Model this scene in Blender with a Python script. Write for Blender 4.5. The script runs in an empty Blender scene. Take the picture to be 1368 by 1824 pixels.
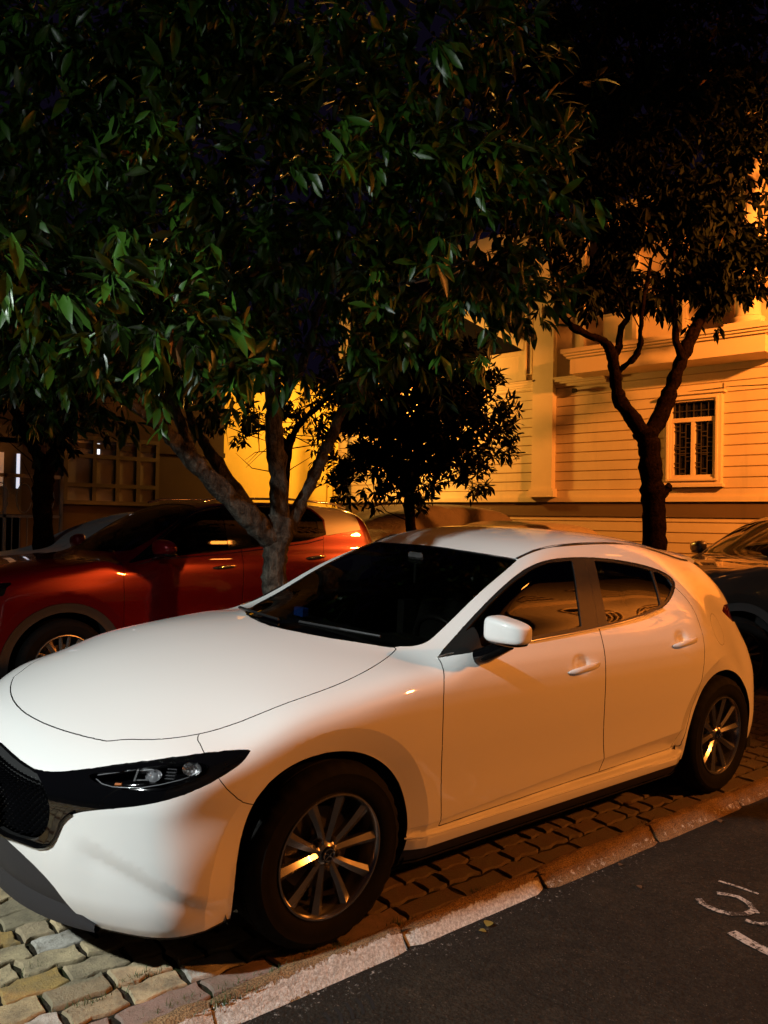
import bpy, math, random
import numpy as np
from mathutils import Vector, Matrix
R=math.radians
SC=bpy.context.scene; COL=SC.collection
# ---------------------------------------------------------------- camera
# world: z up, level lot at z=0.  The paved apron with the white car leans 2.55 deg towards the road.
TILT=R(2.552)
APRON=Matrix.Translation((0,-.0078,.0412))@Matrix.Rotation(TILT,4,'X')     # apron frame -> world
CAMLOC=Vector((-1.704,-3.200,1.500))
cd=bpy.data.cameras.new('camera'); cam=bpy.data.objects.new('camera',cd); COL.objects.link(cam); SC.camera=cam
cd.sensor_fit='VERTICAL'; cd.sensor_height=24.0; cd.lens=24.0*1458.8/1824; cd.clip_start=.05; cd.clip_end=500
def cam_matrix():
    yaw,pit,roll=R(39.836),R(-1.368),R(2.65)
    F=Vector((math.sin(yaw)*math.cos(pit),math.cos(yaw)*math.cos(pit),math.sin(pit)))
    Rt=Vector((math.cos(yaw),-math.sin(yaw),0)); U=Rt.cross(F)
    R2=Rt*math.cos(roll)+U*math.sin(roll); U2=-Rt*math.sin(roll)+U*math.cos(roll)
    m=Matrix((( R2.x,U2.x,-F.x,-1.704),(R2.y,U2.y,-F.y,-3.128),(R2.z,U2.z,-F.z,1.600),(0,0,0,1)))
    return APRON@m
cam.matrix_world=cam_matrix()
SC.render.resolution_x=768; SC.render.resolution_y=1024
# ---------------------------------------------------------------- world, exposure
W=bpy.data.worlds.new('World'); SC.world=W; W.use_nodes=True
nt=W.node_tree; bg=nt.nodes['Background']; sky=nt.nodes.new('ShaderNodeTexSky'); sky.sky_type='NISHITA'; sky.sun_disc=False
sky.sun_elevation=R(-6); sky.sun_rotation=R(250)
ad=nt.nodes.new('ShaderNodeMix'); ad.data_type='RGBA'; ad.blend_type='ADD'; ad.inputs[0].default_value=1.; ad.inputs[7].default_value=(.13,.09,.27,1)   # city night sky glow
nt.links.new(sky.outputs[0],ad.inputs[6]); nt.links.new(ad.outputs[2],bg.inputs[0]); bg.inputs[1].default_value=.02
SC.view_settings.view_transform='Standard'; SC.view_settings.look='None'; SC.view_settings.exposure=0; SC.view_settings.gamma=1
# ---------------------------------------------------------------- street lamps (light) and an added house spot
def spot(name,loc,target,power,col,size,radius,blend=.5):
    l=bpy.data.lights.new(name,'SPOT'); l.energy=power; l.color=col; l.spot_size=R(size); l.spot_blend=blend; l.shadow_soft_size=radius
    o=bpy.data.objects.new(name,l); COL.objects.link(o); o.location=loc
    d=Vector(target)-Vector(loc); o.rotation_euler=d.to_track_quat('-Z','Y').to_euler(); return o
def bulb(name,loc,power,col,radius):
    l=bpy.data.lights.new(name,'POINT'); l.energy=power; l.color=col; l.shadow_soft_size=radius
    o=bpy.data.objects.new(name,l); COL.objects.link(o); o.location=loc; return o
SODIUM=(1.0,.285,.038); LED=(.93,1.0,.99)
spot('white_lamp_light',(-5.6,-.85,4.5),(-.2,-.6,.3),1950,LED,60,.09,.6)
bulb('white_lamp_glow',(-5.6,-.85,4.42),200,LED,.09)
spot('sodium_lamp_light_road',(5.6,-6.6,4.1),(.7,-.9,.6),1750,SODIUM,52,.12,.7)
spot('sodium_lamp_light_tall',(8.2,-1.4,5.3),(10.8,4.2,2.4),3800,SODIUM,140,.12,.5)
bulb('sodium_lamp_light_far',(8.75,9.6,3.9),700,(1.,.47,.075),.12)
spot('added_house_spot',(21,-6.5,9),(22.5,-10.5,13),9000,SODIUM,150,.12,.5)  # added unseen spot, lights only the house opposite for the side glass reflections
# ---------------------------------------------------------------- helpers
def link(name,data,mat=None,parent=None):
    o=bpy.data.objects.new(name,data); COL.objects.link(o)
    if mat is not None: data.materials.append(mat)
    if parent is not None: o.parent=parent
    return o
def empty(name,loc=(0,0,0),rz=0,mat=None):
    o=bpy.data.objects.new(name,None); COL.objects.link(o); o.location=loc; o.rotation_euler=(0,0,rz)
    o.empty_display_size=.1
    if mat is not None: o.matrix_world=mat
    return o
def tag(o,label=None,cat=None,group=None,kind=None):
    if label: o['label']=label
    if cat: o['category']=cat
    if group: o['group']=group
    if kind: o['kind']=kind
    return o
def mesh(name,V,F,mat=None,parent=None,smooth=False,sharp=None):
    me=bpy.data.meshes.new(name); me.from_pydata([tuple(map(float,v)) for v in V],[],[list(map(int,f)) for f in F]); me.update()
    if smooth:
        me.polygons.foreach_set('use_smooth',[True]*len(F))
        if sharp is not None: me.set_sharp_from_angle(angle=R(sharp))
    return link(name,me,mat,parent)
def copy_tree(o,parent=None):
    c=o.copy(); COL.objects.link(c)
    if parent is not None: c.parent=parent
    for ch in list(o.children): copy_tree(ch,c)
    return c
class MB:
    """collects verts / faces for one mesh"""
    def __init__(s): s.V=[]; s.F=[]
    def add(s,V,F):
        b=len(s.V); s.V.extend([tuple(v) for v in V]); s.F.extend([tuple(i+b for i in f) for f in F]); return s
    def box(s,lo,hi,M=None,bev=0):
        x0,y0,z0=lo; x1,y1,z1=hi
        if bev<=0:
            V=[(x,y,z) for x in (x0,x1) for y in (y0,y1) for z in (z0,z1)]
            F=[(0,1,3,2),(4,6,7,5),(0,4,5,1),(2,3,7,6),(0,2,6,4),(1,5,7,3)]
        else:
            V=[];F=[];b=min(bev,(x1-x0)*.49,(y1-y0)*.49,(z1-z0)*.49)
            L=[(x0,x1),(y0,y1),(z0,z1)]; idx={}
            for sx in (0,1):
                for sy in (0,1):
                    for sz in (0,1):
                        c=[L[0][sx],L[1][sy],L[2][sz]]; sg=[1 if q==0 else -1 for q in (sx,sy,sz)]
                        for a in range(3):
                            p=[c[k]+(0 if k==a else sg[k]*b) for k in range(3)]
                            idx[(sx,sy,sz,a)]=len(V); V.append(tuple(p))
            for a in range(3):
                for sd in (0,1):
                    o=[k for k in range(3) if k!=a]; q=[]
                    for u,v in ((0,0),(1,0),(1,1),(0,1)):
                        k=[0,0,0]; k[a]=sd; k[o[0]]=u; k[o[1]]=v; q.append(idx[(*k,a)])
                    if (sd==1)!=(a==1): F.append(tuple(q))
                    else: F.append(tuple(reversed(q)))
            for a in range(3):
                o=[k for k in range(3) if k!=a]
                for u in (0,1):
                    for v in (0,1):
                        k0=[0,0,0]; k1=[0,0,0]; k0[o[0]]=k1[o[0]]=u; k0[o[1]]=k1[o[1]]=v; k0[a]=0; k1[a]=1
                        F.append((idx[(*k0,o[0])],idx[(*k1,o[0])],idx[(*k1,o[1])],idx[(*k0,o[1])]))
            for sx in (0,1):
                for sy in (0,1):
                    for sz in (0,1): F.append(tuple(idx[(sx,sy,sz,a)] for a in range(3)))
        if M is not None: V=[tuple(M@Vector(v)) for v in V]
        return s.add(V,F)
    def tube(s,pts,rad,n=8,cap=True):
        pts=[np.array(p,float) for p in pts]; m=len(pts); rad=[rad]*m if np.isscalar(rad) else rad
        t0=pts[1]-pts[0]; t0/=np.linalg.norm(t0); up=np.array([0,0,1.]) if abs(t0[2])<.9 else np.array([1.,0,0])
        u=np.cross(t0,up); u/=np.linalg.norm(u); V=[]
        for i,p in enumerate(pts):
            t=(pts[min(i+1,m-1)]-pts[max(i-1,0)]); t/=max(np.linalg.norm(t),1e-9)
            u=u-t*(u@t); u/=max(np.linalg.norm(u),1e-9); w=np.cross(t,u)
            for k in range(n):
                a=2*math.pi*k/n; V.append(tuple(p+rad[i]*(u*math.cos(a)+w*math.sin(a))))
        F=[(i*n+k,i*n+(k+1)%n,(i+1)*n+(k+1)%n,(i+1)*n+k) for i in range(m-1) for k in range(n)]
        if cap: F+= [tuple(reversed(range(n))),tuple((m-1)*n+k for k in range(n))]
        return s.add(V,F)
    def lathe(s,prof,n=48,axis='y',M=None,closed=False):
        """prof: (axial, radius)"""
        V=[]
        for a,r in prof:
            for k in range(n):
                t=2*math.pi*k/n; c,d=r*math.cos(t),r*math.sin(t)
                V.append((c,a,d) if axis=='y' else ((c,d,a) if axis=='z' else (a,c,d)))
        if M is not None: V=[tuple(M@Vector(v)) for v in V]
        m=len(prof); F=[(i*n+k,i*n+(k+1)%n,(i+1)*n+(k+1)%n,(i+1)*n+k) for i in range(m-1) for k in range(n)]
        return s.add(V,F)
    def build(s,name,mat,parent=None,smooth=False,sharp=None): return mesh(name,s.V,s.F,mat,parent,smooth,sharp)
# ---------------------------------------------------------------- materials
def mat(name,col=(.5,.5,.5),rough=.5,metal=0.,spec=.5,coat=0.,trans=0.,emit=None,es=0.,**k):
    m=bpy.data.materials.new(name); m.use_nodes=True; b=m.node_tree.nodes['Principled BSDF']
    b.inputs['Base Color'].default_value=(*col,1); b.inputs['Roughness'].default_value=rough; b.inputs['Metallic'].default_value=metal
    b.inputs['Specular IOR Level'].default_value=spec; b.inputs['Coat Weight'].default_value=coat; b.inputs['Coat Roughness'].default_value=.03
    b.inputs['Transmission Weight'].default_value=trans
    if emit: b.inputs['Emission Color'].default_value=(*emit,1); b.inputs['Emission Strength'].default_value=es
    return m
class NT:
    def __init__(s,m): s.m=m; s.t=m.node_tree; s.b=s.t.nodes['Principled BSDF']
    def n(s,typ,**k):
        x=s.t.nodes.new('ShaderNode'+typ)
        for a,v in k.items():
            if a in x.inputs.keys(): x.inputs[a].default_value=v
            else: setattr(x,a,v)
        return x
    def l(s,a,b): s.t.links.new(a,b)
    def noise(s,scale,detail=4,rough=.6,vec=None,dist=0.):
        x=s.n('TexNoise'); x.inputs['Scale'].default_value=scale; x.inputs['Detail'].default_value=detail; x.inputs['Roughness'].default_value=rough; x.inputs['Distortion'].default_value=dist
        if vec is not None: s.l(vec,x.inputs['Vector'])
        return x.outputs[0]
    def coord(s,which='Object'): return s.n('TexCoord').outputs[which]
    def ramp(s,fac,stops,interp='LINEAR'):
        x=s.n('ValToRGB'); x.color_ramp.interpolation=interp; e=x.color_ramp.elements
        while len(e)<len(stops): e.new(.5)
        for k,(p,c) in enumerate(stops): e[k].position=p; e[k].color=(*c,1) if len(c)==3 else c
        s.l(fac,x.inputs[0]); return x.outputs[0]
    def mix(s,fac,a,b,mode='MIX'):
        x=s.n('Mix',data_type='RGBA',blend_type=mode)
        for v,i in ((fac,0),(a,6),(b,7)):
            if hasattr(v,'is_linked') or hasattr(v,'links'): s.l(v,x.inputs[i])
            elif i==0: x.inputs[0].default_value=v
            else: x.inputs[i].default_value=(*v,1)
        return x.outputs[2]
    def math(s,op,a,b=0.,c=None):
        x=s.n('Math',operation=op)
        for i,v in enumerate((a,b,c)):
            if v is None: continue
            if hasattr(v,'links'): s.l(v,x.inputs[i])
            else: x.inputs[i].default_value=v
        return x.outputs[0]
    def bump(s,h,strength=.3,dist=.01):
        x=s.n('Bump'); x.inputs['Strength'].default_value=strength; x.inputs['Distance'].default_value=dist; s.l(h,x.inputs['Height']); s.l(x.outputs[0],s.b.inputs['Normal'])
    def base(s,c): s.l(c,s.b.inputs['Base Color'])
    def rough(s,c): s.l(c,s.b.inputs['Roughness'])
MT={}
def paint(name,col,flake=0.,metal=0.,rough=.45):
    m=mat(name,col,rough,metal,.25,1.0); t=NT(m)
    co=t.coord()
    if flake>0:
        v=t.n('TexVoronoi'); v.inputs['Scale'].default_value=900; t.l(co,v.inputs['Vector'])
        t.base(t.mix(t.math('MULTIPLY',t.math('LESS_THAN',v.outputs['Distance'],.22),flake),col,tuple(min(1,c*3.) for c in col)))
    # fine dust and dried drops on the clear coat
    n=t.noise(6,5,.7,co); n2=t.noise(140,3,.6,co)
    r=t.math('ADD',t.math('MULTIPLY',n,.04),t.math('MULTIPLY',t.math('GREATER_THAN',n2,.68),.08))
    t.l(r,t.b.inputs['Coat Roughness'])
    return m
def glass(name,tint,gl=1.45,tr=(.25,.24,.22)):
    m=bpy.data.materials.new(name); m.use_nodes=True; t=m.node_tree; t.nodes.clear()
    o=t.nodes.new('ShaderNodeOutputMaterial'); mx=t.nodes.new('ShaderNodeMixShader'); tp=t.nodes.new('ShaderNodeBsdfTransparent'); g=t.nodes.new('ShaderNodeBsdfGlossy'); fr=t.nodes.new('ShaderNodeFresnel')
    tp.inputs[0].default_value=(*tr,1); g.inputs['Roughness'].default_value=.02; g.inputs[0].default_value=(.95,.95,.95,1); fr.inputs[0].default_value=gl
    geo=t.nodes.new('ShaderNodeNewGeometry')
    t.links.new(fr.outputs[0],mx.inputs[0]); t.links.new(tp.outputs[0],mx.inputs[1]); t.links.new(g.outputs[0],mx.inputs[2]); t.links.new(mx.outputs[0],o.inputs[0])
    return m
MT['white']=paint('white pearl paint',(.80,.79,.76))
MT['red']=paint('red metallic paint',(.125,.0015,.004),.22,.35,.28)
MT['brown']=paint('dark metallic paint',(.03,.025,.022),.2,.5,.35)
MT['silver']=paint('silver metallic paint',(.42,.42,.42),.2,.6,.35)
MT['gloss']=mat('gloss black trim',(.0022,.0022,.0026),.05,0,.5,.5)
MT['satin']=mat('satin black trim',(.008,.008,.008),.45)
MT['pillar']=mat('satin pillar film',(.016,.015,.014),.25)
MT['plate_silver']=mat('silver pillar paint',(.55,.53,.48),.4,.2,.5,.6)
MT['plastic']=mat('grained black plastic',(.022,.021,.024),.62)
t=NT(MT['plastic']); t.bump(t.noise(900,2,.5,t.coord()),.25,.002)
MT['clad']=mat('grey plastic cladding',(.035,.034,.034),.6)
MT['dark']=mat('underbody black',(.006,.006,.006),.9)
MT['cabin']=mat('dark cabin trim',(.02,.018,.017),.7)
MT['seat']=mat('black seat leather',(.018,.016,.015),.45)
MT['bright_trim']=mat('bright window moulding',(.85,.83,.78),.32,1.)
MT['chrome']=mat('chrome',(.8,.8,.8),.08,1.)
MT['reflector']=mat('lamp reflector',(.85,.85,.86),.22,1.)
MT['guide']=mat('clear light guide',(.20,.20,.21),.15,0,.6,.5)
MT['amber']=mat('amber lens',(.5,.12,.01),.2,0,.5,.5)
MT['rim']=mat('gunmetal alloy',(.34,.33,.32),.24,.9,.5,.5)
MT['rim_silver']=mat('silver alloy',(.5,.49,.48),.25,.9)
MT['tyre']=mat('tyre rubber',(.014,.013,.013),.8,0,.12)
t=NT(MT['tyre']); t.base(t.ramp(t.noise(14,5,.7,t.coord()),[(.35,(.005,.005,.005)),(.75,(.010,.009,.008))]))
MT['disc']=mat('brake disc',(.12,.11,.1),.4,.8)
MT['tail']=mat('tail lamp red',(.09,.004,.004),.08,0,.5,1.)
MT['windscreen']=glass('tinted windscreen',0,1.33,(.26,.27,.25))
MT['sideglass']=glass('dark side glass',0,1.5,(.07,.065,.06))
MT['lens']=glass('clear lamp lens',0,1.45,(.85,.85,.85))
MT['blue']=mat('blue card',(.02,.10,.55),.4)
MT['beige']=mat('beige plastic',(.35,.33,.28),.5)
import numpy as np
def pchip(xs, ys):
    xs=np.asarray(xs,float); ys=np.asarray(ys,float); h=np.diff(xs); d=(np.diff(ys).T/h).T
    m=np.zeros_like(ys)
    w1=2*h[1:]+h[:-1]; w2=h[1:]+2*h[:-1]
    with np.errstate(divide='ignore',invalid='ignore'):
        mm=((w1+w2)/((w1/d[:-1].T)+(w2/d[1:].T))).T
    m[1:-1]=np.where(d[:-1]*d[1:]>0,mm,0); m[0]=d[0]; m[-1]=d[-1]
    def f(x):
        x=np.asarray(x,float); i=np.clip(np.searchsorted(xs,x)-1,0,len(xs)-2)
        t=(x-xs[i])/h[i]; lo=t<0; hi=t>1; tc=np.clip(t,0,1)
        y=(2*tc**3-3*tc**2+1)*ys[i]+(tc**3-2*tc**2+tc)*h[i]*m[i]+(-2*tc**3+3*tc**2)*ys[i+1]+(tc**3-tc**2)*h[i]*m[i+1]
        return y+np.where(lo,t*h[i]*m[0],0)+np.where(hi,(t-1)*h[i]*m[-1],0)
    return f
def cspline(xs, ys):
    # natural cubic spline, linear extrapolation
    xs=np.asarray(xs,float); ys=np.asarray(ys,float); n=len(xs); h=np.diff(xs); A=np.eye(n); b=np.zeros(n)
    for i in range(1,n-1):
        A[i,i-1]=h[i-1]; A[i,i]=2*(h[i-1]+h[i]); A[i,i+1]=h[i]; b[i]=6*((ys[i+1]-ys[i])/h[i]-(ys[i]-ys[i-1])/h[i-1])
    M=np.linalg.solve(A,b)
    s0=(ys[1]-ys[0])/h[0]-h[0]*M[1]/6; s1=(ys[-1]-ys[-2])/h[-1]+h[-1]*M[-2]/6
    def f(x):
        x=np.asarray(x,float); xc=np.clip(x,xs[0],xs[-1]); i=np.clip(np.searchsorted(xs,xc)-1,0,n-2)
        a=xs[i+1]-xc; c=xc-xs[i]; hh=h[i]
        y=M[i]*a**3/(6*hh)+M[i+1]*c**3/(6*hh)+(ys[i]/hh-M[i]*hh/6)*a+(ys[i+1]/hh-M[i+1]*hh/6)*c
        return y+np.where(x<xs[0],(x-xs[0])*s0,0)+np.where(x>xs[-1],(x-xs[-1])*s1,0)
    return f
def smax(a,b,k):
    h=np.maximum(k-np.abs(a-b),0)/k
    return np.maximum(a,b)+h*h*h*k/6
def sstep(t): t=np.clip(t,0,1); return t*t*(3-2*t)
class Body:
    def __init__(s,top,ys,side,front,rear,bottom=.17,kt=.10,kf=.08,deform=None,frontc=(.19,.7,2.6),rearp=None,kroof=.10,disp=None):
        s.disp=disp
        X=[r[0] for r in top]; s.T=[cspline(X,[r[i+1] for r in top]) for i in range(3)]
        s.ys=ys; s.P=pchip([a for a,b in side],[b for a,b in side])
        s.xf=pchip([a for a,b in front],[b for a,b in front]); s.xr=pchip([a for a,b in rear],[b for a,b in rear])
        s.bot=bottom; s.kt=kt; s.kf=kf; s.kroof=kroof; s.deform=deform; s.fc=frontc; s.rc=rearp or (.45,.85,2.6)
    def H(s,x,Y):
        a,b,c=[t(x) for t in s.T]; y1,y2=s.ys; q1,q2=y1*y1,y2*y2
        # a + B q + C q^2
        C=((c-a)/q2-(b-a)/q1)/(q2-q1); B=(b-a)/q1-C*q1; q=Y*Y
        q=np.minimum(q,.8)
        return a+B*q+C*q*q
    def Wd(s,x,z):
        w=s.P(z)
        if s.deform: w=w+s.deform(x,z)
        return w
    def __call__(s,x,y,z):
        Y=np.abs(y); e=.004
        h=s.H(x,Y); gx=(s.H(x+e,Y)-h)/e; gy=(s.H(x,Y+e)-h)/e; a=(z-h)/np.sqrt(1+gx*gx+gy*gy)
        w=s.Wd(x,z); gx=(s.Wd(x+e,z)-w)/e; gz=(s.Wd(x,z+e)-w)/e; b=(Y-w)/np.sqrt(1+gx*gx+gz*gz)
        A,B,p=s.fc; F=lambda Y,z: s.xf(z)+A*(Y/B)**p
        g=F(Y,z); gy=(F(Y+e,z)-g)/e; gz=(F(Y,z+e)-g)/e; c=(g-x)/np.sqrt(1+gy*gy+gz*gz)
        A2,B2,p2=s.rc; Rr=lambda Y,z: s.xr(z)-A2*(Y/B2)**p2
        g=Rr(Y,z); gy=(Rr(Y+e,z)-g)/e; gz=(Rr(Y,z+e)-g)/e; d=(x-g)/np.sqrt(1+gy*gy+gz*gz)
        k=s.kt+(s.kroof-s.kt)*sstep((z-.93)/.12)
        f=smax(a,b,k); f=smax(f,c,s.kf); f=smax(f,d,s.kf); f=smax(f,s.bot-z,.02)
        if s.disp: f=f+s.disp(x,Y,z)
        return f
    def grad(s,p,e=.003):
        x,y,z=p.T; g=np.stack([s(x+e,y,z)-s(x-e,y,z),s(x,y+e,z)-s(x,y-e,z),s(x,y,z+e)-s(x,y,z-e)],1)/(2*e)
        return g
    def project(s,p,it=4):
        for _ in range(it):
            g=s.grad(p); f=s(*p.T); p=p-(f/np.maximum((g*g).sum(1),.2))[:,None]*g
        return p
    def raycast(s,C,d):
        d=d/np.linalg.norm(d); t=np.arange(.5,9,.004); P=C+t[:,None]*d; f=s(*P.T); i=np.argmax(f<0)
        if not (f<0).any(): return None
        a,b=t[i-1],t[i]; fa,fb=f[i-1],f[i]; tt=a+(b-a)*fa/(fa-fb); return C+tt*d
def arch(x,z,cx,cz,r0,amt,band):
    r=np.hypot(x-cx,z-cz); return -amt*np.clip((r0-r)/band,0,1)
def wdef(x,z):
    w=arch(x,z,0.,.31,.468,.026,.09)+arch(x,z,2.71,.31,.468,.026,.09)
    zl=.335+.050*(x-.5); wx=sstep((x-.36)/.06)*sstep((2.36-x)/.08); w=w+wx*(-.45*np.clip(zl-z,0,.12)*sstep((z-.294)/.010)+.010*sstep((.294-z)/.008)*sstep((z-.2)/.05))
    for hx,hz in ((1.375,.868),(2.235,.915)): w=w-.018*np.exp(-((((x-hx-.01)/.046)**2+((z-hz+.006)/.031)**2)**1.5))
    # hips / fenders bulge, doors slightly in
    w=w+.010*np.exp(-((x-.05)/.5)**2)*np.exp(-((z-.72)/.2)**2)+.006*np.exp(-((x-2.75)/.6)**2)*np.exp(-((z-.80)/.25)**2)
    w=w-.012*np.exp(-((x-1.35)/.8)**2)*sstep((.75-z)/.35)*sstep((z-.2)/.15)
    # c-pillar fuller over the rear wheel
    w=w+.02*sstep((x-1.9)/.7)*np.exp(-((z-1.08)/.12)**2)-.16*sstep((x-2.3)/1.05)*sstep((z-.60)/.60)
    return w
def wdisp(x,Y,z):
    sd=.7071*(x+Y); zc=.445-.35*sd-.6*sd*sd; u=(zc-z); win=sstep((sd+.16)/.12)*sstep((.34-sd)/.10)*(x<-.25)
    g=np.where(u>-.02,sstep((u+.03)/.09)*np.exp(-np.maximum(u-.03,0)/.08),0)
    g2=np.exp(-((sd-.25)/.09)**2-((z-.56)/.09)**2)*(x<-.2)
    return .0145*g*win+.014*g2
WHITE=Body(
 top=[(-.93,.61,.60,.57),(-.86,.68,.657,.61),(-.76,.74,.717,.675),(-.6,.80,.782,.750),(-.4,.860,.845,.812),(-.2,.907,.894,.868),(.06,.952,.940,.915),(.25,.975,.960,.935),
      (.40,.998,.975,.945),(.5,1.032,.995,.952),(.62,1.08,1.035,.985),(.9,1.195,1.165,1.125),(1.15,1.29,1.270,1.24),(1.28,1.333,1.317,1.29),(1.42,1.375,1.364,1.335),(1.6,1.408,1.40,1.367),
      (1.85,1.430,1.419,1.378),(2.2,1.425,1.405,1.34),(2.6,1.39,1.355,1.225),(2.95,1.335,1.29,1.08),(3.2,1.26,1.21,.97),(3.45,1.0,.96,.86),(3.6,.83,.80,.75)],
 ys=(.4,.65),
 side=[(.05,.78),(.17,.835),(.235,.862),(.28,.874),(.335,.882),(.40,.885),(.46,.886),(.55,.889),(.65,.893),(.75,.894),(.83,.888),(.90,.872),(.96,.845),(1.03,.805),(1.1,.765),(1.2,.70),(1.31,.61),(1.40,.52),(1.5,.42)],
 front=[(.1,-.80),(.17,-.845),(.22,-.885),(.3,-.915),(.45,-.93),(.58,-.93),(.66,-.915),(.72,-.88),(.9,-.75)],
 rear=[(.15,3.38),(.25,3.46),(.4,3.50),(.6,3.51),(.75,3.47),(.85,3.41),(.95,3.36),(1.1,3.36),(1.3,3.26),(1.5,3.15)],
 deform=wdef, kt=.11, kf=.10, kroof=.07, disp=wdisp, rearp=(.34,.85,3.3))
def sdef(x,z):
    w=arch(x,z,0.,.345,.55,.02,.12)+arch(x,z,2.61,.345,.55,.02,.12)
    w=w+.02*np.exp(-((x-.0)/.5)**2)*np.exp(-((z-.85)/.16)**2)+.02*np.exp(-((x-2.7)/.55)**2)*np.exp(-((z-.9)/.16)**2)-.015*np.exp(-((x-1.3)/.7)**2-((z-.70)/.12)**2)
    return w
SUVB=Body(
 top=[(-.84,.83,.82,.77),(-.74,1.02,1.005,.96),(-.55,1.075,1.07,1.04),(-.2,1.12,1.115,1.095),(.15,1.155,1.145,1.13),(.36,1.18,1.165,1.145),(.46,1.215,1.195,1.155),(.60,1.29,1.265,1.215),(.9,1.46,1.44,1.40),(1.12,1.57,1.555,1.52),(1.3,1.63,1.615,1.585),
      (1.7,1.67,1.655,1.63),(2.2,1.68,1.665,1.635),(2.8,1.65,1.63,1.59),(3.1,1.60,1.57,1.51),(3.28,1.42,1.39,1.32),(3.45,1.0,.98,.92),(3.6,.7,.7,.65)],
 ys=(.4,.65),
 side=[(.1,.78),(.22,.82),(.32,.86),(.5,.875),(.7,.882),(.85,.882),(1.0,.876),(1.08,.866),(1.15,.845),(1.22,.815),(1.35,.77),(1.5,.705),(1.62,.62),(1.72,.5)],
 front=[(.1,-.72),(.22,-.78),(.4,-.84),(.7,-.85),(.95,-.82),(1.1,-.74)],
 rear=[(.1,3.30),(.3,3.42),(.6,3.46),(.9,3.44),(1.15,3.38),(1.45,3.25),(1.6,3.15)],
 deform=sdef, kt=.10, kf=.10, kroof=.08, bottom=.22, rearp=(.30,.85,3.3))
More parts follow.
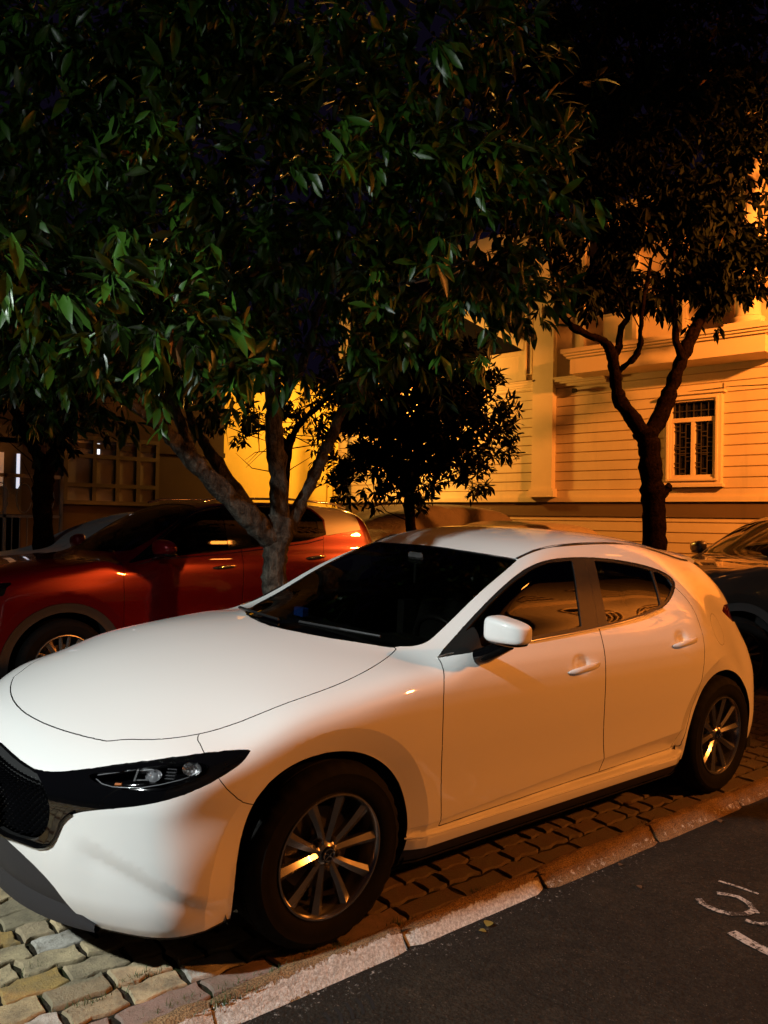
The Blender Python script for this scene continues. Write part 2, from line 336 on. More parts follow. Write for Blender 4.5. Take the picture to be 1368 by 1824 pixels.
CURVE={
 'hood_edge':[(-0.757,0.155,0.738),(-0.771,0.036,0.735),(-0.769,-0.094,0.735),(-0.763,-0.199,0.733),(-0.739,-0.303,0.736),(-0.703,-0.417,0.741),(-0.656,-0.54,0.745),(-0.622,-0.595,0.751),(-0.586,-0.644,0.756),(-0.52,-0.708,0.766),(-0.458,-0.742,0.776),(-0.385,-0.754,0.794),(-0.309,-0.766,0.815),(-0.175,-0.796,0.849),(-0.064,-0.801,0.871),(0.061,-0.794,0.89),(0.205,-0.773,0.913),(0.317,-0.735,0.93),(0.41,-0.675,0.942),(0.502,-0.604,0.96)],
 'ws':[(0.292,0.041,0.979),(0.31,-0.118,0.98),(0.34,-0.246,0.979),(0.377,-0.361,0.976),(0.426,-0.452,0.973),(0.48,-0.535,0.968),(0.534,-0.598,0.968),(0.578,-0.635,0.973),(0.632,-0.651,0.99),(0.715,-0.64,1.029),(0.845,-0.623,1.1),(1.005,-0.6,1.184),(1.182,-0.571,1.263),(1.294,-0.542,1.308),(1.287,-0.473,1.313),(1.278,-0.408,1.315),(1.264,-0.229,1.322),(1.266,-0.022,1.328)],
 'dlo':[(0.57,-0.778,0.949),(0.612,-0.756,0.966),(0.725,-0.723,1.021),(0.836,-0.702,1.082),(0.957,-0.676,1.149),(1.127,-0.647,1.227),(1.208,-0.633,1.257),(1.307,-0.618,1.288),(1.422,-0.606,1.311),(1.58,-0.6,1.32),(1.738,-0.601,1.32),(1.897,-0.608,1.313),(2.055,-0.621,1.298),(2.21,-0.641,1.276),(2.33,-0.664,1.248),(2.41,-0.689,1.213),(2.42,-0.711,1.186),(2.385,-0.733,1.162),(2.296,-0.77,1.112),(2.223,-0.786,1.081),(2.166,-0.793,1.064),(1.977,-0.805,1.031),(1.793,-0.814,1.015),(1.576,-0.82,1.005),(1.316,-0.825,0.996),(1.097,-0.831,0.986),(0.786,-0.837,0.973),(0.663,-0.822,0.965)],
 'glass_f':[(0.757,-0.737,1.035),(0.83,-0.721,1.075),(0.947,-0.698,1.139),(1.121,-0.664,1.218),(1.305,-0.633,1.277),(1.438,-0.617,1.301),(1.627,-0.613,1.307),(1.531,-0.724,1.165),(1.462,-0.811,1.02),(1.256,-0.816,1.011),(1.108,-0.821,1.003),(0.917,-0.826,0.995),(0.772,-0.827,0.987),(0.803,-0.742,1.057)],
 'glass_r':[(1.806,-0.616,1.304),(1.959,-0.626,1.292),(2.114,-0.643,1.273),(2.248,-0.667,1.245),(2.207,-0.727,1.168),(2.165,-0.785,1.079),(1.99,-0.796,1.049),(1.804,-0.806,1.029),(1.668,-0.81,1.022),(1.722,-0.723,1.167)],
 'glass_q':[(2.264,-0.671,1.24),(2.317,-0.679,1.232),(2.361,-0.702,1.203),(2.367,-0.727,1.171),(2.292,-0.759,1.127),(2.231,-0.775,1.1),(2.186,-0.782,1.084),(2.224,-0.728,1.168)],
 'door_front':[(0.569,-0.778,0.949),(0.539,-0.798,0.937),(0.494,-0.853,0.909),(0.481,-0.891,0.831),(0.492,-0.899,0.745),(0.505,-0.894,0.611),(0.518,-0.884,0.475),(0.538,-0.869,0.298)],
 'gap_b':[(1.583,-0.821,1.003),(1.57,-0.849,0.953),(1.557,-0.875,0.892),(1.541,-0.891,0.804),(1.538,-0.892,0.673),(1.558,-0.879,0.509),(1.619,-0.835,0.312)],
 'door_rear':[(2.385,-0.741,1.152),(2.46,-0.767,1.109),(2.496,-0.8,1.049),(2.479,-0.841,0.97),(2.44,-0.885,0.859),(2.424,-0.897,0.741),(2.424,-0.884,0.633),(2.413,-0.862,0.523),(2.367,-0.858,0.432),(2.338,-0.847,0.343)],
 'arch_f':[(-0.346,-0.807,0.174),(-0.368,-0.846,0.271),(-0.363,-0.857,0.347),(-0.355,-0.86,0.438),(-0.341,-0.87,0.529),(-0.323,-0.881,0.587),(-0.287,-0.887,0.633),(-0.23,-0.889,0.671),(-0.159,-0.886,0.691),(-0.078,-0.884,0.703),(0.008,-0.88,0.697),(0.083,-0.879,0.686),(0.15,-0.877,0.663),(0.22,-0.874,0.623),(0.28,-0.87,0.576),(0.323,-0.866,0.522),(0.357,-0.861,0.456),(0.377,-0.858,0.387),(0.387,-0.852,0.318),(0.38,-0.848,0.264),(0.374,-0.832,0.219)],
 'arch_r':[(2.358,-0.841,0.253),(2.356,-0.853,0.332),(2.382,-0.857,0.405),(2.407,-0.859,0.462),(2.437,-0.863,0.541),(2.475,-0.87,0.615),(2.526,-0.878,0.669),(2.603,-0.877,0.697),(2.694,-0.871,0.705),(2.791,-0.86,0.693),(2.898,-0.847,0.66),(2.994,-0.835,0.611),(3.057,-0.834,0.548),(3.089,-0.84,0.478),(3.103,-0.845,0.393),(3.079,-0.847,0.33)],
 'black_top':[(-0.875,-0.159,0.656),(-0.872,-0.235,0.653),(-0.86,-0.348,0.65),(-0.854,-0.39,0.647),(-0.851,-0.425,0.64),(-0.804,-0.508,0.663),(-0.757,-0.573,0.682),(-0.695,-0.643,0.704),(-0.63,-0.706,0.723),(-0.563,-0.761,0.739),(-0.489,-0.805,0.751),(-0.41,-0.841,0.759),(-0.346,-0.87,0.761),(-0.337,-0.878,0.756)],
 'black_bot':[(-0.337,-0.878,0.756),(-0.354,-0.886,0.736),(-0.375,-0.889,0.723),(-0.395,-0.89,0.712),(-0.471,-0.887,0.683),(-0.514,-0.881,0.667),(-0.554,-0.868,0.654),(-0.625,-0.826,0.629),(-0.663,-0.792,0.617),(-0.699,-0.752,0.607),(-0.745,-0.692,0.592),(-0.788,-0.624,0.573),(-0.801,-0.603,0.562),(-0.811,-0.584,0.544),(-0.819,-0.569,0.524),(-0.825,-0.557,0.495),(-0.83,-0.546,0.468),(-0.836,-0.534,0.448),(-0.844,-0.516,0.435),(-0.857,-0.483,0.424),(-0.871,-0.444,0.421),(-0.893,-0.369,0.416),(-0.906,-0.306,0.407)],
 'grille':[(-0.853,-0.398,0.645),(-0.848,-0.462,0.627),(-0.843,-0.507,0.598),(-0.84,-0.524,0.558),(-0.842,-0.522,0.513),(-0.849,-0.505,0.47),(-0.862,-0.472,0.44),(-0.876,-0.43,0.43),(-0.893,-0.37,0.427),(-0.907,-0.306,0.419)],
 'lamp':[(-0.756,-0.601,0.673),(-0.701,-0.661,0.693),(-0.638,-0.725,0.712),(-0.571,-0.779,0.73),(-0.498,-0.823,0.742),(-0.442,-0.858,0.74),(-0.469,-0.874,0.714),(-0.503,-0.876,0.693),(-0.552,-0.861,0.68),(-0.595,-0.838,0.666),(-0.647,-0.794,0.653),(-0.695,-0.738,0.648),(-0.732,-0.675,0.655)],
 'seam_hood':[(-0.457,-0.743,0.776),(-0.459,-0.776,0.767),(-0.467,-0.815,0.754)],
 'seam_arch':[(-0.454,-0.888,0.692),(-0.414,-0.894,0.643),(-0.373,-0.892,0.594),(-0.325,-0.878,0.576),(-0.279,-0.866,0.561)],
 'lip':[(-0.906,-0.305,0.395),(-0.891,-0.367,0.387),(-0.873,-0.426,0.369),(-0.852,-0.476,0.346),(-0.831,-0.52,0.322),(-0.813,-0.548,0.292),(-0.792,-0.567,0.255),(-0.769,-0.582,0.224),(-0.748,-0.598,0.205),(-0.728,-0.618,0.195)],
 'ditch':[(1.294,-0.542,1.308),(1.376,-0.501,1.342),(1.472,-0.471,1.372),(1.587,-0.446,1.395),(1.722,-0.428,1.411),(1.888,-0.409,1.419),(2.322,-0.24,1.411)],
 'fuel':[(2.891,-0.73,0.972),(2.626,-0.805,0.986),(2.881,-0.807,0.817),(2.939,-0.755,0.893),(2.595,-0.845,0.916)],
 'handle_f':[(1.275,-0.888,0.832),(1.51,-0.885,0.848)],
 'handle_r':[(2.138,-0.881,0.875),(2.376,-0.876,0.898)],
 'tail':[],
}
LIMBS={'mid':[[(1.744,2.2,0.733,0.1175),(1.727,2.211,0.907,0.1045),(1.717,2.217,1.081,0.1001),(1.721,2.212,1.233,0.1023),(1.734,2.199,1.386,0.1219),(1.742,2.191,1.517,0.0958)],[(1.719,2.213,1.32,0.087),(1.563,2.193,1.437,0.0898),(1.415,2.167,1.545,0.0839),(1.227,2.174,1.706,0.07),(1.044,2.176,1.861,0.0626),(0.882,2.162,1.998,0.0535),(0.739,2.132,2.114,0.0466),(0.541,2.147,2.251,0.0381),(0.349,2.157,2.352,0.0298),(0.135,2.186,2.458,0.0219),(-0.098,2.232,2.529,0.0161),(-0.323,2.27,2.601,0.0105)],[(1.123,2.376,1.881,0.0502),(1.027,2.346,2.061,0.0371),(0.919,2.324,2.295,0.0325),(0.803,2.309,2.543,0.0261),(0.726,2.262,2.764,0.0237),(0.727,2.149,3.02,0.0175),(0.715,2.047,3.305,0.0115)],[(1.73,2.398,1.404,0.0757),(1.683,2.586,1.603,0.0612),(1.614,2.793,1.81,0.0577),(1.559,2.988,2.048,0.0469),(1.5,3.186,2.269,0.0382),(1.492,3.34,2.572,0.0291),(1.593,3.402,2.986,0.0222)],[(1.76,2.216,1.408,0.0962),(1.733,2.181,1.604,0.0738),(1.699,2.151,1.819,0.0669),(1.652,2.133,2.073,0.0643),(1.615,2.106,2.282,0.0575),(1.577,2.079,2.53,0.0507),(1.535,2.054,2.859,0.042),(1.474,2.046,3.182,0.0334),(1.429,2.024,3.543,0.0248),(1.446,1.949,3.941,0.0164)],[(1.699,2.216,2.321,0.0392),(1.701,2.028,2.496,0.034),(1.699,1.842,2.663,0.0312),(1.663,1.686,2.819,0.0264),(1.618,1.537,2.967,0.0218),(1.598,1.367,3.145,0.0174),(1.597,1.18,3.332,0.0132)],[(1.819,2.194,1.386,0.0746),(1.917,2.19,1.586,0.0554),(2.017,2.186,1.767,0.0514),(2.128,2.172,1.998,0.0474),(2.23,2.165,2.209,0.041),(2.323,2.166,2.401,0.0345),(2.458,2.133,2.574,0.0279),(2.708,2.003,2.777,0.0211),(2.997,1.84,3.054,0.0142)],[(1.644,2.191,2.725,0.0302),(1.335,2.121,2.879,0.0249),(1.112,1.979,3.098,0.0199),(0.926,1.805,3.333,0.0152),(0.717,1.65,3.575,0.0109)],[(1.425,1.067,3.083,0.0163),(1.488,0.852,3.002,0.0142),(1.557,0.633,2.962,0.0121),(1.618,0.419,2.973,0.0101),(1.721,0.169,3.039,0.0082)],[(1.376,1.887,3.212,0.0243),(1.323,1.451,3.488,0.019),(1.333,0.962,3.716,0.0142),(1.363,0.457,3.893,0.0099)],[(0.786,2.39,2.43,0.0202),(0.474,2.388,2.51,0.0156),(0.165,2.385,2.545,0.0132),(-0.125,2.368,2.447,0.0091)],[(0.633,2.385,2.61,0.0179),(0.304,2.266,2.85,0.0151),(0.027,2.105,2.915,0.0125),(-0.257,1.95,2.997,0.0084)]],'right':[[(7.465,2.491,0.978,0.1825),(7.462,2.491,1.154,0.1684),(7.449,2.497,1.54,0.1579),(7.431,2.507,1.89,0.1579),(7.397,2.531,2.241,0.1439),(7.381,2.541,2.486,0.1439),(7.334,2.577,2.695,0.1474)],[(7.346,2.568,2.59,0.1193),(7.166,2.655,2.848,0.0978),(7.004,2.727,3.048,0.0869),(6.928,2.727,3.261,0.0762),(6.863,2.718,3.46,0.0758),(6.782,2.722,3.655,0.0617),(6.662,2.761,3.739,0.0512),(6.444,2.881,3.82,0.0476),(6.258,2.975,3.941,0.0406),(6.129,3.02,4.096,0.0337),(6.045,3.026,4.397,0.0268),(5.952,3.036,4.849,0.02)],[(7.003,2.841,3.566,0.0561),(7.13,2.832,3.752,0.0495),(7.207,2.864,3.968,0.0427),(7.345,2.844,4.182,0.0359),(7.444,2.857,4.499,0.0289),(7.409,2.977,5.1,0.0218)],[(6.929,2.737,3.346,0.0416),(6.946,2.639,3.439,0.0379),(6.979,2.528,3.518,0.0411),(6.984,2.439,3.65,0.0374),(6.935,2.395,3.846,0.0304),(6.898,2.339,4.153,0.0235),(6.904,2.245,4.671,0.0167)],[(7.336,2.577,2.555,0.1123),(7.506,2.498,2.81,0.1093),(7.644,2.446,3.117,0.0957),(7.761,2.411,3.411,0.0926),(7.879,2.375,3.694,0.0895),(8.014,2.325,3.981,0.0791),(8.151,2.274,4.241,0.0723),(8.294,2.217,4.481,0.0654),(8.461,2.141,4.732,0.0547),(8.615,2.074,5.08,0.044),(8.696,2.064,5.761,0.0295)],[(7.737,2.307,3.608,0.0529),(7.601,2.314,3.786,0.0455),(7.506,2.285,4.046,0.0347),(7.389,2.274,4.369,0.0276),(7.332,2.21,4.894,0.0205)],[(7.427,2.433,1.819,0.0698),(7.51,2.362,1.947,0.0558),(7.541,2.336,2.017,0.0454)],[(8.424,2.136,4.687,0.0437),(8.612,1.898,4.892,0.0362),(8.796,1.663,5.166,0.0288)]],'bush':[[(4.31,3.505,1.149,0.0617),(4.289,3.518,1.488,0.0555),(4.264,3.535,1.796,0.0493),(4.313,3.488,2.167,0.0432),(4.377,3.43,2.539,0.037),(4.441,3.372,2.91,0.0247)],[(4.275,3.526,1.734,0.037),(4.063,3.57,1.972,0.0305),(3.856,3.61,2.145,0.0211)],[(4.308,3.496,1.982,0.0339),(4.48,3.219,2.226,0.0275),(4.638,2.954,2.404,0.0211)]],'left':[[(1.2,6.1,0.984,0.111),(1.182,6.11,1.416,0.1049),(1.176,6.111,1.724,0.1049),(1.19,6.096,1.971,0.1141),(1.206,6.081,2.126,0.1172)],[(1.188,6.096,2.033,0.074),(1.068,6.064,2.208,0.0641),(0.969,6.014,2.35,0.0573),(0.852,5.979,2.547,0.0477),(0.705,5.969,2.768,0.0354)],[(1.226,6.065,2.034,0.0679),(1.272,5.959,2.247,0.0583),(1.308,5.861,2.427,0.0519),(1.338,5.768,2.636,0.0425),(1.43,5.622,2.933,0.0302)],[(1.105,6.033,2.27,0.0366),(1.169,5.975,2.577,0.0305),(1.045,6.074,2.879,0.0244)]],'far':[[(4.027,5.693,1.24,0.0648),(4.029,5.685,1.672,0.0612),(4.038,5.673,2.069,0.0576),(4.053,5.655,2.393,0.0648),(4.094,5.619,2.574,0.0576)],[(4.095,5.619,2.538,0.0432),(4.118,5.467,2.708,0.0356),(4.194,5.271,2.876,0.0282),(4.294,5.055,3.041,0.021)],[(4.053,5.655,2.429,0.0396),(3.892,5.701,2.599,0.0322),(3.691,5.781,2.659,0.0249),(3.495,5.858,2.577,0.0176)]]}
CROWNS={'mid':[(-0.4,1.14,3.97,1.0),(0.15,0.68,3.92,1.1),(0.81,0.27,4.05,1.1),(1.52,0.2,4.07,0.9),(-0.16,1.21,3.42,0.9),(0.54,0.76,3.42,1.1),(1.31,0.38,3.52,1.1),(1.97,0.21,3.56,0.7),(-0.21,1.91,3.0,0.8),(0.4,1.53,3.01,1.0),(1.14,1.04,3.09,1.0),(1.91,0.53,3.21,0.8),(2.34,0.44,3.17,0.45),(-0.01,2.53,2.65,0.6),(0.71,2.58,2.65,0.6),(1.38,2.28,2.83,0.8),(2.03,1.74,2.89,0.65),(2.56,1.69,2.78,0.4),(1.66,2.15,4.41,2.0),(0.62,3.29,4.03,1.7),(2.59,1.25,4.39,1.2),(1.42,3.02,3.18,1.0),(0.54,3.12,2.7,0.7),(1.27,2.89,2.54,0.4),(2.35,2.0,2.61,0.35),(-0.16,2.52,2.82,0.8),(0.21,3.26,2.42,0.6),(0.68,3.26,2.47,0.45),(1.49,1.41,2.9,0.7),(2.02,0.96,2.91,0.6),(2.37,0.67,3.07,0.45),(2.29,1.78,2.54,0.35),(-0.49,-0.03,2.3,0.16),(-0.72,0.02,2.36,0.16),(-0.3,-0.1,2.31,0.15),(-0.88,-0.02,2.43,0.16),(-0.1,-0.06,2.27,0.14),(0.1,0.03,2.22,0.13),(-0.15,-0.17,2.34,0.1),(-0.55,-0.14,2.36,0.1),(0.2,-0.06,2.18,0.1),(-0.44,1.7,4.2,0.8),(-0.19,2.27,4.09,0.8),(-0.05,1.88,4.57,0.8),(2.33,0.69,3.42,0.55),(2.8,0.83,3.27,0.4),(2.57,0.76,3.69,0.5),(3.03,0.89,3.59,0.35)],'right':[(6.24,2.77,6.92,1.79),(7.79,2.13,7.23,2.3),(7.12,2.71,5.96,1.92),(8.45,1.94,5.88,1.79),(6.32,3.05,5.49,1.28),(7.46,2.44,4.98,1.02),(6.6,2.82,4.67,0.77),(8.6,2.15,4.73,0.77),(8.64,1.8,4.87,0.77),(7.31,2.57,4.34,0.45),(6.29,3.09,4.53,0.51),(5.74,3.02,6.32,1.28),(7.63,2.3,4.42,0.51)],'bush':[(3.88,3.85,2.53,0.5),(4.05,3.69,3.27,0.55),(4.53,3.29,3.22,0.55),(3.61,4.08,1.84,0.25),(4.4,3.41,2.79,0.85),(4.57,3.14,2.53,0.65),(4.12,3.65,2.35,0.6),(4.8,2.95,2.78,0.45),(3.83,3.77,1.97,0.4),(4.36,3.45,1.98,0.45),(4.77,2.98,1.99,0.3),(4.24,3.8,3.0,0.7),(4.9,2.87,2.3,0.22)],'left':[(0.95,5.76,3.13,1.1),(1.66,5.43,2.94,0.8),(0.5,6.14,2.76,0.8),(1.21,5.54,3.6,1.4)],'far':[(3.61,5.77,2.44,0.4),(3.76,5.63,2.8,0.6),(4.14,5.19,2.93,0.55),(4.45,4.92,3.08,0.5),(3.43,6.04,2.73,0.5),(4.14,5.06,2.44,0.3)]}
# ---------------------------------------------------------------- car body meshing
def surface_net(body, lo, hi, h):
    ax=[np.arange(lo[i],hi[i]+h,h) for i in range(3)]
    X,Y,Z=np.meshgrid(*ax,indexing='ij')
    f=np.empty(X.shape)
    for i in range(0,X.shape[0],20):
        f[i:i+20]=body(X[i:i+20],Y[i:i+20],Z[i:i+20])
    n=np.array(f.shape); s=f<0
    acc=np.zeros(tuple(n-1)+(3,)); cnt=np.zeros(tuple(n-1))
    quads=[]
    idx=np.arange(np.prod(n-1)).reshape(tuple(n-1))
    for a in range(3):
        sl0=[slice(None)]*3; sl1=[slice(None)]*3; sl0[a]=slice(0,-1); sl1[a]=slice(1,None)
        f0=f[tuple(sl0)]; f1=f[tuple(sl1)]; cr=(f0<0)!=(f1<0)
        I=np.argwhere(cr); t=f0[cr]/(f0[cr]-f1[cr])
        P=np.stack([ax[k][I[:,k]] for k in range(3)],1); P[:,a]+=t*h
        b,c=(a+1)%3,(a+2)%3
        ok=(I[:,b]>0)&(I[:,c]>0)&(I[:,b]<n[b]-1)&(I[:,c]<n[c]-1)
        q=[]
        for db,dc in ((0,0),(-1,0),(-1,-1),(0,-1)):
            J=I.copy(); J[:,b]+=db; J[:,c]+=dc
            g=(J>=0).all(1)&(J<n-1).all(1)
            np.add.at(acc,tuple(J[g].T),P[g]); np.add.at(cnt,tuple(J[g].T),1)
            q.append((J,))
        Q=np.stack([idx[tuple(np.clip(J[0],0,n-2).T)] for J in q],1)[ok]
        fl=(f0[cr]<0)[ok]
        Q[~fl]=Q[~fl][:,::-1]
        quads.append(Q)
    Q=np.concatenate(quads); m=cnt>0
    V=acc[m]/cnt[m][:,None]; rem=-np.ones(idx.size,int); rem[idx[m]]=np.arange(m.sum())
    return V, rem[Q]
def poly_sd(P, poly):
    """signed distance, negative inside"""
    poly=np.asarray(poly,float); n=len(poly); d=np.full(len(P),1e9); ins=np.zeros(len(P),bool)
    for i in range(n):
        a=poly[i]; b=poly[(i+1)%n]; e=b-a; w=P-a
        t=np.clip((w@e)/max(e@e,1e-12),0,1); q=w-t[:,None]*e; d=np.minimum(d,(q*q).sum(1))
        c=((a[1]<=P[:,1])!=(b[1]<=P[:,1]))
        with np.errstate(divide='ignore',invalid='ignore'):
            xi=a[0]+(P[:,1]-a[1])*e[0]/(e[1] if e[1] else 1e-12)
        ins^=c&(P[:,0]<xi)
    d=np.sqrt(d); return np.where(ins,-d,d)
def smooth_poly(p, closed=True, n=6):
    p=np.asarray(p,float); out=[]; m=len(p)
    for i in range(m if closed else m-1):
        a,b,c,d=(p[(i-1)%m],p[i],p[(i+1)%m],p[(i+2)%m]) if closed else (p[max(i-1,0)],p[i],p[i+1],p[min(i+2,m-1)])
        for k in range(n):
            t=k/n; out.append(.5*((2*b)+(-a+c)*t+(2*a-5*b+4*c-d)*t*t+(-a+3*b-3*c+d)*t**3))
    if not closed: out.append(p[-1])
    return np.array(out)
SPACE={'side':lambda V:np.stack([V[:,0],V[:,2]],1),'top':lambda V:np.stack([V[:,0],-V[:,1]],1),
       'diag':lambda V:np.stack([.7071*(V[:,0]-V[:,1]),V[:,2]],1),'rear':lambda V:np.stack([-V[:,1],V[:,2]],1),'tilt':lambda V:np.stack([V[:,0],.766*V[:,2]+.643*V[:,1]],1)}
class Skin:
    def __init__(s,V,F,body=None): s.body=body; s.V=V; s.F=[tuple(q) for q in F]; s.L=['body']*len(s.F); s.cr=set()
    def cut(s,fn,new,src=None,mask=None):
        fv=fn(s.V).copy(); fv[np.abs(fv)<.0012]=0.
        fl=fv.tolist(); ok=None if mask is None else mask.tolist()
        cache={}; nv=len(s.V); EA=[];EB=[];ET=[]; F=[]; L=[]
        for f,l in zip(s.F,s.L):
            if (src and l not in src) or (ok is not None and not all(ok[i] for i in f)):
                F.append(f); L.append(l); continue
            v=[fl[i] for i in f]; mn=min(v); mx=max(v)
            if mn>=0: F.append(f); L.append(l); continue
            if mx<=0: F.append(f); L.append(new if new else l); continue
            a=[];b=[]; n=len(f)
            for k in range(n):
                i,j=f[k],f[(k+1)%n]; p,q=v[k],v[(k+1)%n]
                if p<=0: a.append(i)
                if p>=0: b.append(i)
                if p*q<0:
                    key=(min(i,j),max(i,j)); c=cache.get(key)
                    if c is None:
                        c=nv+len(EA); EA.append(i); EB.append(j); ET.append(p/(p-q)); cache[key]=c
                    a.append(c); b.append(c)
            if len(a)>2: F.append(tuple(a)); L.append(new if new else l)
            if len(b)>2: F.append(tuple(b)); L.append(l)
        if EA:
            A=s.V[EA]; B=s.V[EB]; fa=fv[EA]; fb=fv[EB]; ta=np.zeros(len(A)); tb=np.ones(len(A)); t=np.array(ET)
            for it in range(4):
                P=A+(B-A)*t[:,None]
                if s.body is not None: P=s.body.project(P,1)
                if it==3: break
                fp=fn(P); same=(fp<0)==(fa<0)
                ta=np.where(same,t,ta); fa=np.where(same,fp,fa); tb=np.where(same,tb,t); fb=np.where(same,fb,fp)
                t=ta+(tb-ta)*np.clip(fa/np.where(np.abs(fa-fb)<1e-12,1,fa-fb),.02,.98)
            V=np.concatenate([s.V,P])
        else: V=s.V
        if new is None: s.cr|=set(range(nv,nv+len(EA)))|{i for i in np.nonzero(fv==0)[0].tolist() if ok is None or ok[i]}
        # T-junctions: faces not eligible keep their straight edge; insert the shared cut vertex
        if cache:
            F2=[]
            for f in F:
                g=[];n=len(f);ch=False
                for k in range(n):
                    g.append(f[k]); c=cache.get((min(f[k],f[(k+1)%n]),max(f[k],f[(k+1)%n])))
                    if c is not None and c not in f: g.append(c); ch=True
                F2.append(tuple(g) if ch else f)
            F=F2
        s.V=V; s.F=F; s.L=L
    def cutpoly(s,space,poly,new,src=None,cond=None):
        s.cut(lambda V:poly_sd(SPACE[space](V),poly),new,src,None if cond is None else cond(s.V))
def panel(name,mat,V,F,N,parent=None,inset=.0016,depth=.014,flange=True,offset=0.0,crease=None,body=None):
    """One panel: surface faces with analytic normals, edge drawn in by `inset` and folded inwards by `depth`."""
    cs=crease or set(); cl=[]
    for f in F:
        if cs and any(i in cs for i in f):
            c=V[list(f)].mean(0); cl+= [(V[i]*.7+c*.3) if i in cs else None for i in f]
        else: cl+= [None]*len(f)
    used=sorted({i for f in F for i in f}); mp={i:k for k,i in enumerate(used)}
    P=V[used].copy(); Nn=N[used].copy(); F=[tuple(mp[i] for i in f) for f in F]
    P0=P.copy(); P=P+Nn*offset
    ec={}
    for f in F:
        n=len(f)
        for k in range(n):
            a,b=f[k],f[(k+1)%n]; ec[(a,b)]=ec.get((a,b),0)+1
    bd=[(a,b) for (a,b) in ec if (b,a) not in ec]
    nf=len(F); nn=len(P)
    if flange and bd:
        mv=np.zeros_like(P)
        for a,b in bd:
            t=P[b]-P[a]; m=np.cross((Nn[a]+Nn[b])*.5,t); l=np.linalg.norm(m)
            if l>1e-9: mv[a]+=m/l; mv[b]+=m/l
        bv=sorted({i for e in bd for i in e}); l=np.linalg.norm(mv[bv],axis=1); 
        d=mv[bv]/np.maximum(l,1e-6)[:,None]
        # keep the centre line in place
        P[bv]+=d*inset
        w={i:nn+k for k,i in enumerate(bv)}
        Q=P[bv]-Nn[bv]*.0016+d*-.0; Q2=P[bv]-Nn[bv]*depth
        P=np.concatenate([P,Q2]); F=F+[(b,a,w[a],w[b]) for a,b in bd]
    me=bpy.data.meshes.new(name); me.from_pydata(P.tolist(),[],[list(f) for f in F]); 
    me.polygons.foreach_set('use_smooth',[True]*len(F))
    nl=[]
    fn=np.zeros(len(me.polygons)*3); me.polygons.foreach_get('normal',fn); fn=fn.reshape(-1,3)
    for k,f in enumerate(F):
        if k<nf: nl.extend(Nn[i].tolist() for i in f)
        else: nl.extend([fn[k].tolist()]*4)
    ii=[k for k,c in enumerate(cl) if c is not None]
    if ii:
        q=np.array([cl[k] for k in ii]); sg=np.where(q[:,1]>0,1.,-1.); g=body.grad(q,.0012); g/=np.linalg.norm(g,axis=1)[:,None]
        for k,v in zip(ii,g): nl[k]=v.tolist()
    me.normals_split_custom_set(nl)
    o=link(name,me,mat,parent)
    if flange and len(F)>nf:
        me.materials.append(MT['satin']); me.polygons.foreach_set('material_index',[0]*nf+[1]*(len(F)-nf))  # folded edges coloured black, painting in the shade of the panel gaps
    return o
def mirror_set(V,F,N):
    M=np.array([1,-1,1]); return V*M,[tuple(reversed(f)) for f in F],N*M
def both(V,F,N):
    """weld a half and its mirror image along y=0"""
    V2,F2,N2=mirror_set(V,F,N); n=len(V); c=np.abs(V[:,1])<1e-5
    mp=np.where(c,np.arange(n),np.arange(n)+n)
    return np.concatenate([V,V2]),F+[tuple(int(mp[i]) for i in f) for f in F2],np.concatenate([N,N2])
def relax(p,it=2,closed=False):
    p=np.array(p,float)
    for _ in range(it):
        q=p.copy()
        if closed: q=.5*p+.25*(np.roll(p,1,0)+np.roll(p,-1,0))
        else: q[1:-1]=.5*p[1:-1]+.25*(p[:-2]+p[2:])
        p=q
    return p
def make_skin(body,lo,hi,h):
    V,F=surface_net(body,lo,hi,h)
    V=body.project(V,3)
    sk=Skin(V,F,None); sk.cut(lambda V:V[:,1],'keep'); sk.body=body
    F=[f for f,l in zip(sk.F,sk.L) if l=='keep']; sk.F=F; sk.L=['body']*len(F)
    c=np.abs(sk.V[:,1])<.0013; sk.V[c,1]=0
    return sk
def finish_skin(sk,body):
    V=sk.V; c=V[:,1]==0; V2=body.project(V,2); V2[c,1]=0; V=V2
    g=body.grad(V); g[c,1]=0; N=g/np.linalg.norm(g,axis=1)[:,None]
    return V,N
def sel(sk,*labels): return [f for f,l in zip(sk.F,sk.L) if l in labels]
